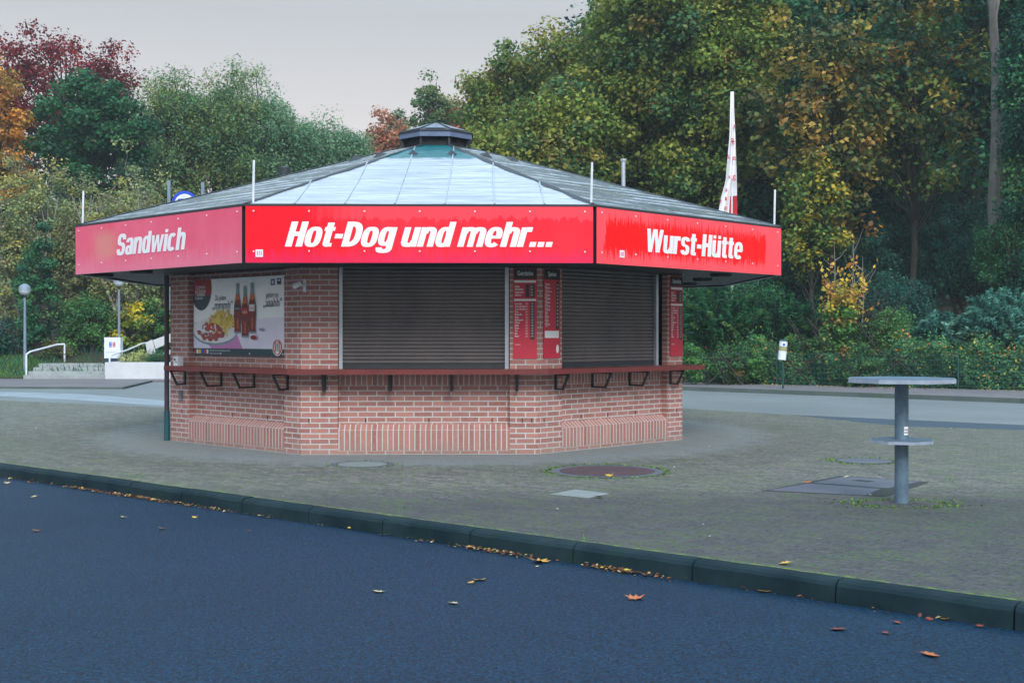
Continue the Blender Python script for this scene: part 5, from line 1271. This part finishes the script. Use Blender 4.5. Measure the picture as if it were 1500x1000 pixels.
# ================================================================== FALLEN LEAVES AND WEEDS
LP = [(0, -.5), (.06, -.18), (.34, -.3), (.24, -.1), (.5, .06), (.28, .12), (.34, .34), (.12, .24), (0, .5), (-.12, .24), (-.34, .34), (-.28, .12), (-.5, .06), (-.24, -.1), (-.34, -.3), (-.06, -.18)]
def leaf_obj_mesh(seed, mat):
    rr = random.Random(seed); me = bpy.data.meshes.new('fallen_leaf'); bm = bmesh.new(); cu = rr.uniform(.1, .45)
    c = bm.verts.new((0, 0, .02)); vs_ = [bm.verts.new((x*rr.uniform(.85, 1.1), y*rr.uniform(.85, 1.1), .02+cu*(x*x+y*y*.5)*rr.uniform(.5, 1.6))) for x, y in LP]
    for i in range(len(vs_)): bm.faces.new((c, vs_[i], vs_[(i+1) % len(vs_)]))
    a, b, d, e2 = bm.verts.new((-.012, -.45, .03)), bm.verts.new((.012, -.45, .03)), bm.verts.new((.05, -.85, .12)), bm.verts.new((.03, -.86, .12)); bm.faces.new((a, b, d, e2))
    bm.to_mesh(me); bm.free(); me.materials.append(mat); return me
LM = [plain('leaf_'+n_, lin(*c), .6, 0, .3, 25, .2) for n_, c in (('ochre', (190, 140, 60)), ('yellow', (206, 170, 60)), ('orange', (178, 100, 50)), ('rust', (128, 60, 46)), ('pale', (190, 176, 130)), ('brown', (104, 70, 56)))]
LMS = [leaf_obj_mesh(i, LM[i % 6]) for i in range(18)]
OC, YE, OR, RU, PA, BR = range(6)
leaves = [(790, 822, OC, .15), (742, 799, OC, .11), (702, 849, OC, .09), (690, 853, OC, .05), (664, 883, PA, .07), (555, 866, PA, .08), (931, 876, OR, .11), (469, 763, OR, .11), (502, 765, OR, .07), (561, 783, PA, .06), (583, 780, PA, .07), (664, 793, PA, .09), (688, 801, PA, .07),
          (881, 822, YE, .10), (870, 816, YE, .07), (865, 822, BR, .09), (787, 829, PA, .03), (1361, 958, OR, .11), (1228, 921, RU, .09), (1121, 865, OC, .10), (1174, 868, OC, .09), (1267, 883, PA, .10), (1385, 906, OC, .06), (1500, 918, OC, .16), (1361, 906, RU, .05), (1296, 926, RU, .05), (1151, 824, YE, .09),
          (876, 727, RU, .10), (893, 696, YE, .09), (238, 774, BR, .08), (205, 724, BR, .10), (181, 757, PA, .06), (53, 777, BR, .08), (50, 727, PA, .07), (10, 707, PA, .08), (285, 757, YE, .05), (382, 755, PA, .07), (399, 753, PA, .04), (365, 777, OR, .04), (145, 716, PA, .06), (160, 715, PA, .07), (1184, 706, OR, .09), (1275, 724, PA, .03), (1240, 698, PA, .07), (833, 812, PA, .05), (1315, 911, RU, .05), (1436, 916, RU, .05), (1085, 840, OR, .05)]
special = {0: 'large ochre maple leaf on the road at the kerb, left of the yellow leaf pile', 6: 'orange brown leaf alone on the asphalt below the kerb', 17: 'bright orange leaf alone at the bottom right of the road', 23: 'pale yellow leaf at the kerb on the right edge', 27: 'red brown leaf on the pale square slab', 28: 'small yellow leaf on the brown manhole cover', 26: 'yellow leaf lying on top of the kerb'}
for i, (px, py, ci, s) in enumerate(leaves):
    on_plaza = (py < 677+ (px/1500)*204 + 2)
    q = G(px, py, .012 if on_plaza else ROADZ+.006)
    o = bpy.data.objects.new('fallen_leaf', LMS[ci + 6*(i % 3)]); COL.objects.link(o); o.location = q
    o.rotation_euler = (R(random.uniform(-12, 12)), R(random.uniform(-12, 12)), random.uniform(0, 6.28)); o.scale = (s*1.2, s*1.2, s*1.2)
    if i in special: tag(o, special[i], 'leaf')
    elif on_plaza: tag(o, 'small dry leaf lying on the paving', 'leaf', 'leaves on the paving')
    else: tag(o, 'small dry autumn leaf on the dark asphalt near the kerb', 'leaf', 'fallen leaves on the road')
# crumbled litter along the kerb and on the far pavement
def litter():
    rng = np.random.default_rng(8); V = []; 
    n1 = 900; s = np.concatenate([rng.normal(kparam(190, 712), .8, 380), rng.uniform(-9, 11.5, 240), rng.normal(kparam(872, 815), .14, 160), rng.normal(kparam(690, 790), .25, 160)])
    P = np.array(KA)[None]+np.array(KD)[None]*s[:, None]-np.array(KN)[None]*(KW+.02+np.abs(rng.normal(size=len(s)))*.035)[:, None]; P[:, 2] = ROADZ+.006+rng.random(len(s))*.02; sz = rng.uniform(.012, .045, len(s))
    n2 = 420; u = rng.random(n2); Q = np.array([list(FA2.lerp(FB2, q)) for q in u]); Q[:, 1] -= np.abs(rng.normal(size=n2))*.45; Q[:, 2] = .108; sz2 = rng.uniform(.03, .09, n2)
    n3 = 170; x = rng.uniform(-8, 14, n3); y = rng.uniform(8, 34, n3); ok = (((np.stack([x, y, 0*x], 1)-np.array(KA))*np.array(KN)).sum(1) > .1) & (np.hypot(x-cxk, y-cyk) > 4.4); x, y = x[ok], y[ok]; W_ = np.stack([x, y, 0*x+.008], 1); sz3 = rng.uniform(.012, .035, len(x))
    P = np.concatenate([P, Q, W_]); sz = np.concatenate([sz, sz2, sz3]); n = len(P)
    c = pick(rng, pal(((96, 60, 50), 4), ((130, 84, 60), 2), ((180, 160, 110), 1.2), ((196, 170, 70), .7)), n)
    c[-len(x):] = np.array(lin(200, 200, 190)); c[len(s):len(s)+n2] = pick(rng, pal(((200, 180, 110), 3), ((206, 190, 80), 2), ((150, 110, 70), 2)), n2)
    Nn = unit(np.array([0, 0, 1.])+rng.normal(size=(n, 3))*.3)
    me = fast_mesh('leaf_litter', leaf_quads(P, Nn, rng.normal(size=(n, 3)), sz, .6), n, c, M['leaf']); o = bpy.data.objects.new('leaf_litter', me); COL.objects.link(o)
    tag(o, 'brown crumbled leaf litter along the kerb and scattered over the paving', 'leaf litter', kind='stuff')
litter()
def tuft(px, py, n, h, seed, label, z=0.0, spread=.05):
    c = G(px, py, z); rng0 = lambda rng, k: [(rng.normal()*spread, rng.normal()*spread*.4, 0) for _ in range(k)]
    o = grass('grass_tuft', rng0, n, h, seed, label, None); o.location = c
tuft(712, 789, 26, .11, 1, 'grass tuft in the kerb joint near the middle of the road edge', ROADZ)
tuft(858, 816, 22, .17, 2, 'taller grass tuft beside the yellow leaf pile at the kerb', ROADZ, .03)
tuft(1495, 905, 26, .14, 3, 'grass tuft in the kerb joint at the right edge', ROADZ, .03)
tuft(203, 698, 40, .04, 4, 'flat moss tuft on the paving behind the kerb at the left', 0, .08)
tuft(1390, 703, 14, .06, 5, 'small weed in the paving right of the standing table', 0, .03)
tuft(590, 748, 14, .05, 6, 'small grass tuft on top of the kerb below the left manhole', 0, .05)
# moss cushions round covers and the table foot
def moss_ring():
    rng = np.random.default_rng(9); P = []
    for (px, py), r, n in (((889, 690), .63, 700), ((1266, 675), .36, 260), ((1320, 737), .35, 500), ((531, 680), .38, 90)):
        c = G(px, py); a = rng.uniform(0, 6.28, n); q = r+np.abs(rng.normal(size=n))*.05*(3 if r == .35 else 1); P.append(np.stack([c.x+q*np.cos(a), c.y+q*np.sin(a)*(1 if r != .35 else .6), np.zeros(n)+.004], 1))
    P = np.concatenate(P); n = len(P); c = pick(rng, pal(((84, 120, 40), 3), ((110, 140, 44), 1), ((60, 90, 40), 3)), n)
    me = fast_mesh('moss', leaf_quads(P, unit(np.array([0, 0, 1.])+rng.normal(size=(n, 3))*.4), rng.normal(size=(n, 3)), rng.uniform(.01, .032, n), .8), n, c, M['leaf']); o = bpy.data.objects.new('moss', me); COL.objects.link(o); tag(o, 'green moss growing round the covers and the table foot', 'moss', kind='stuff')
moss_ring()
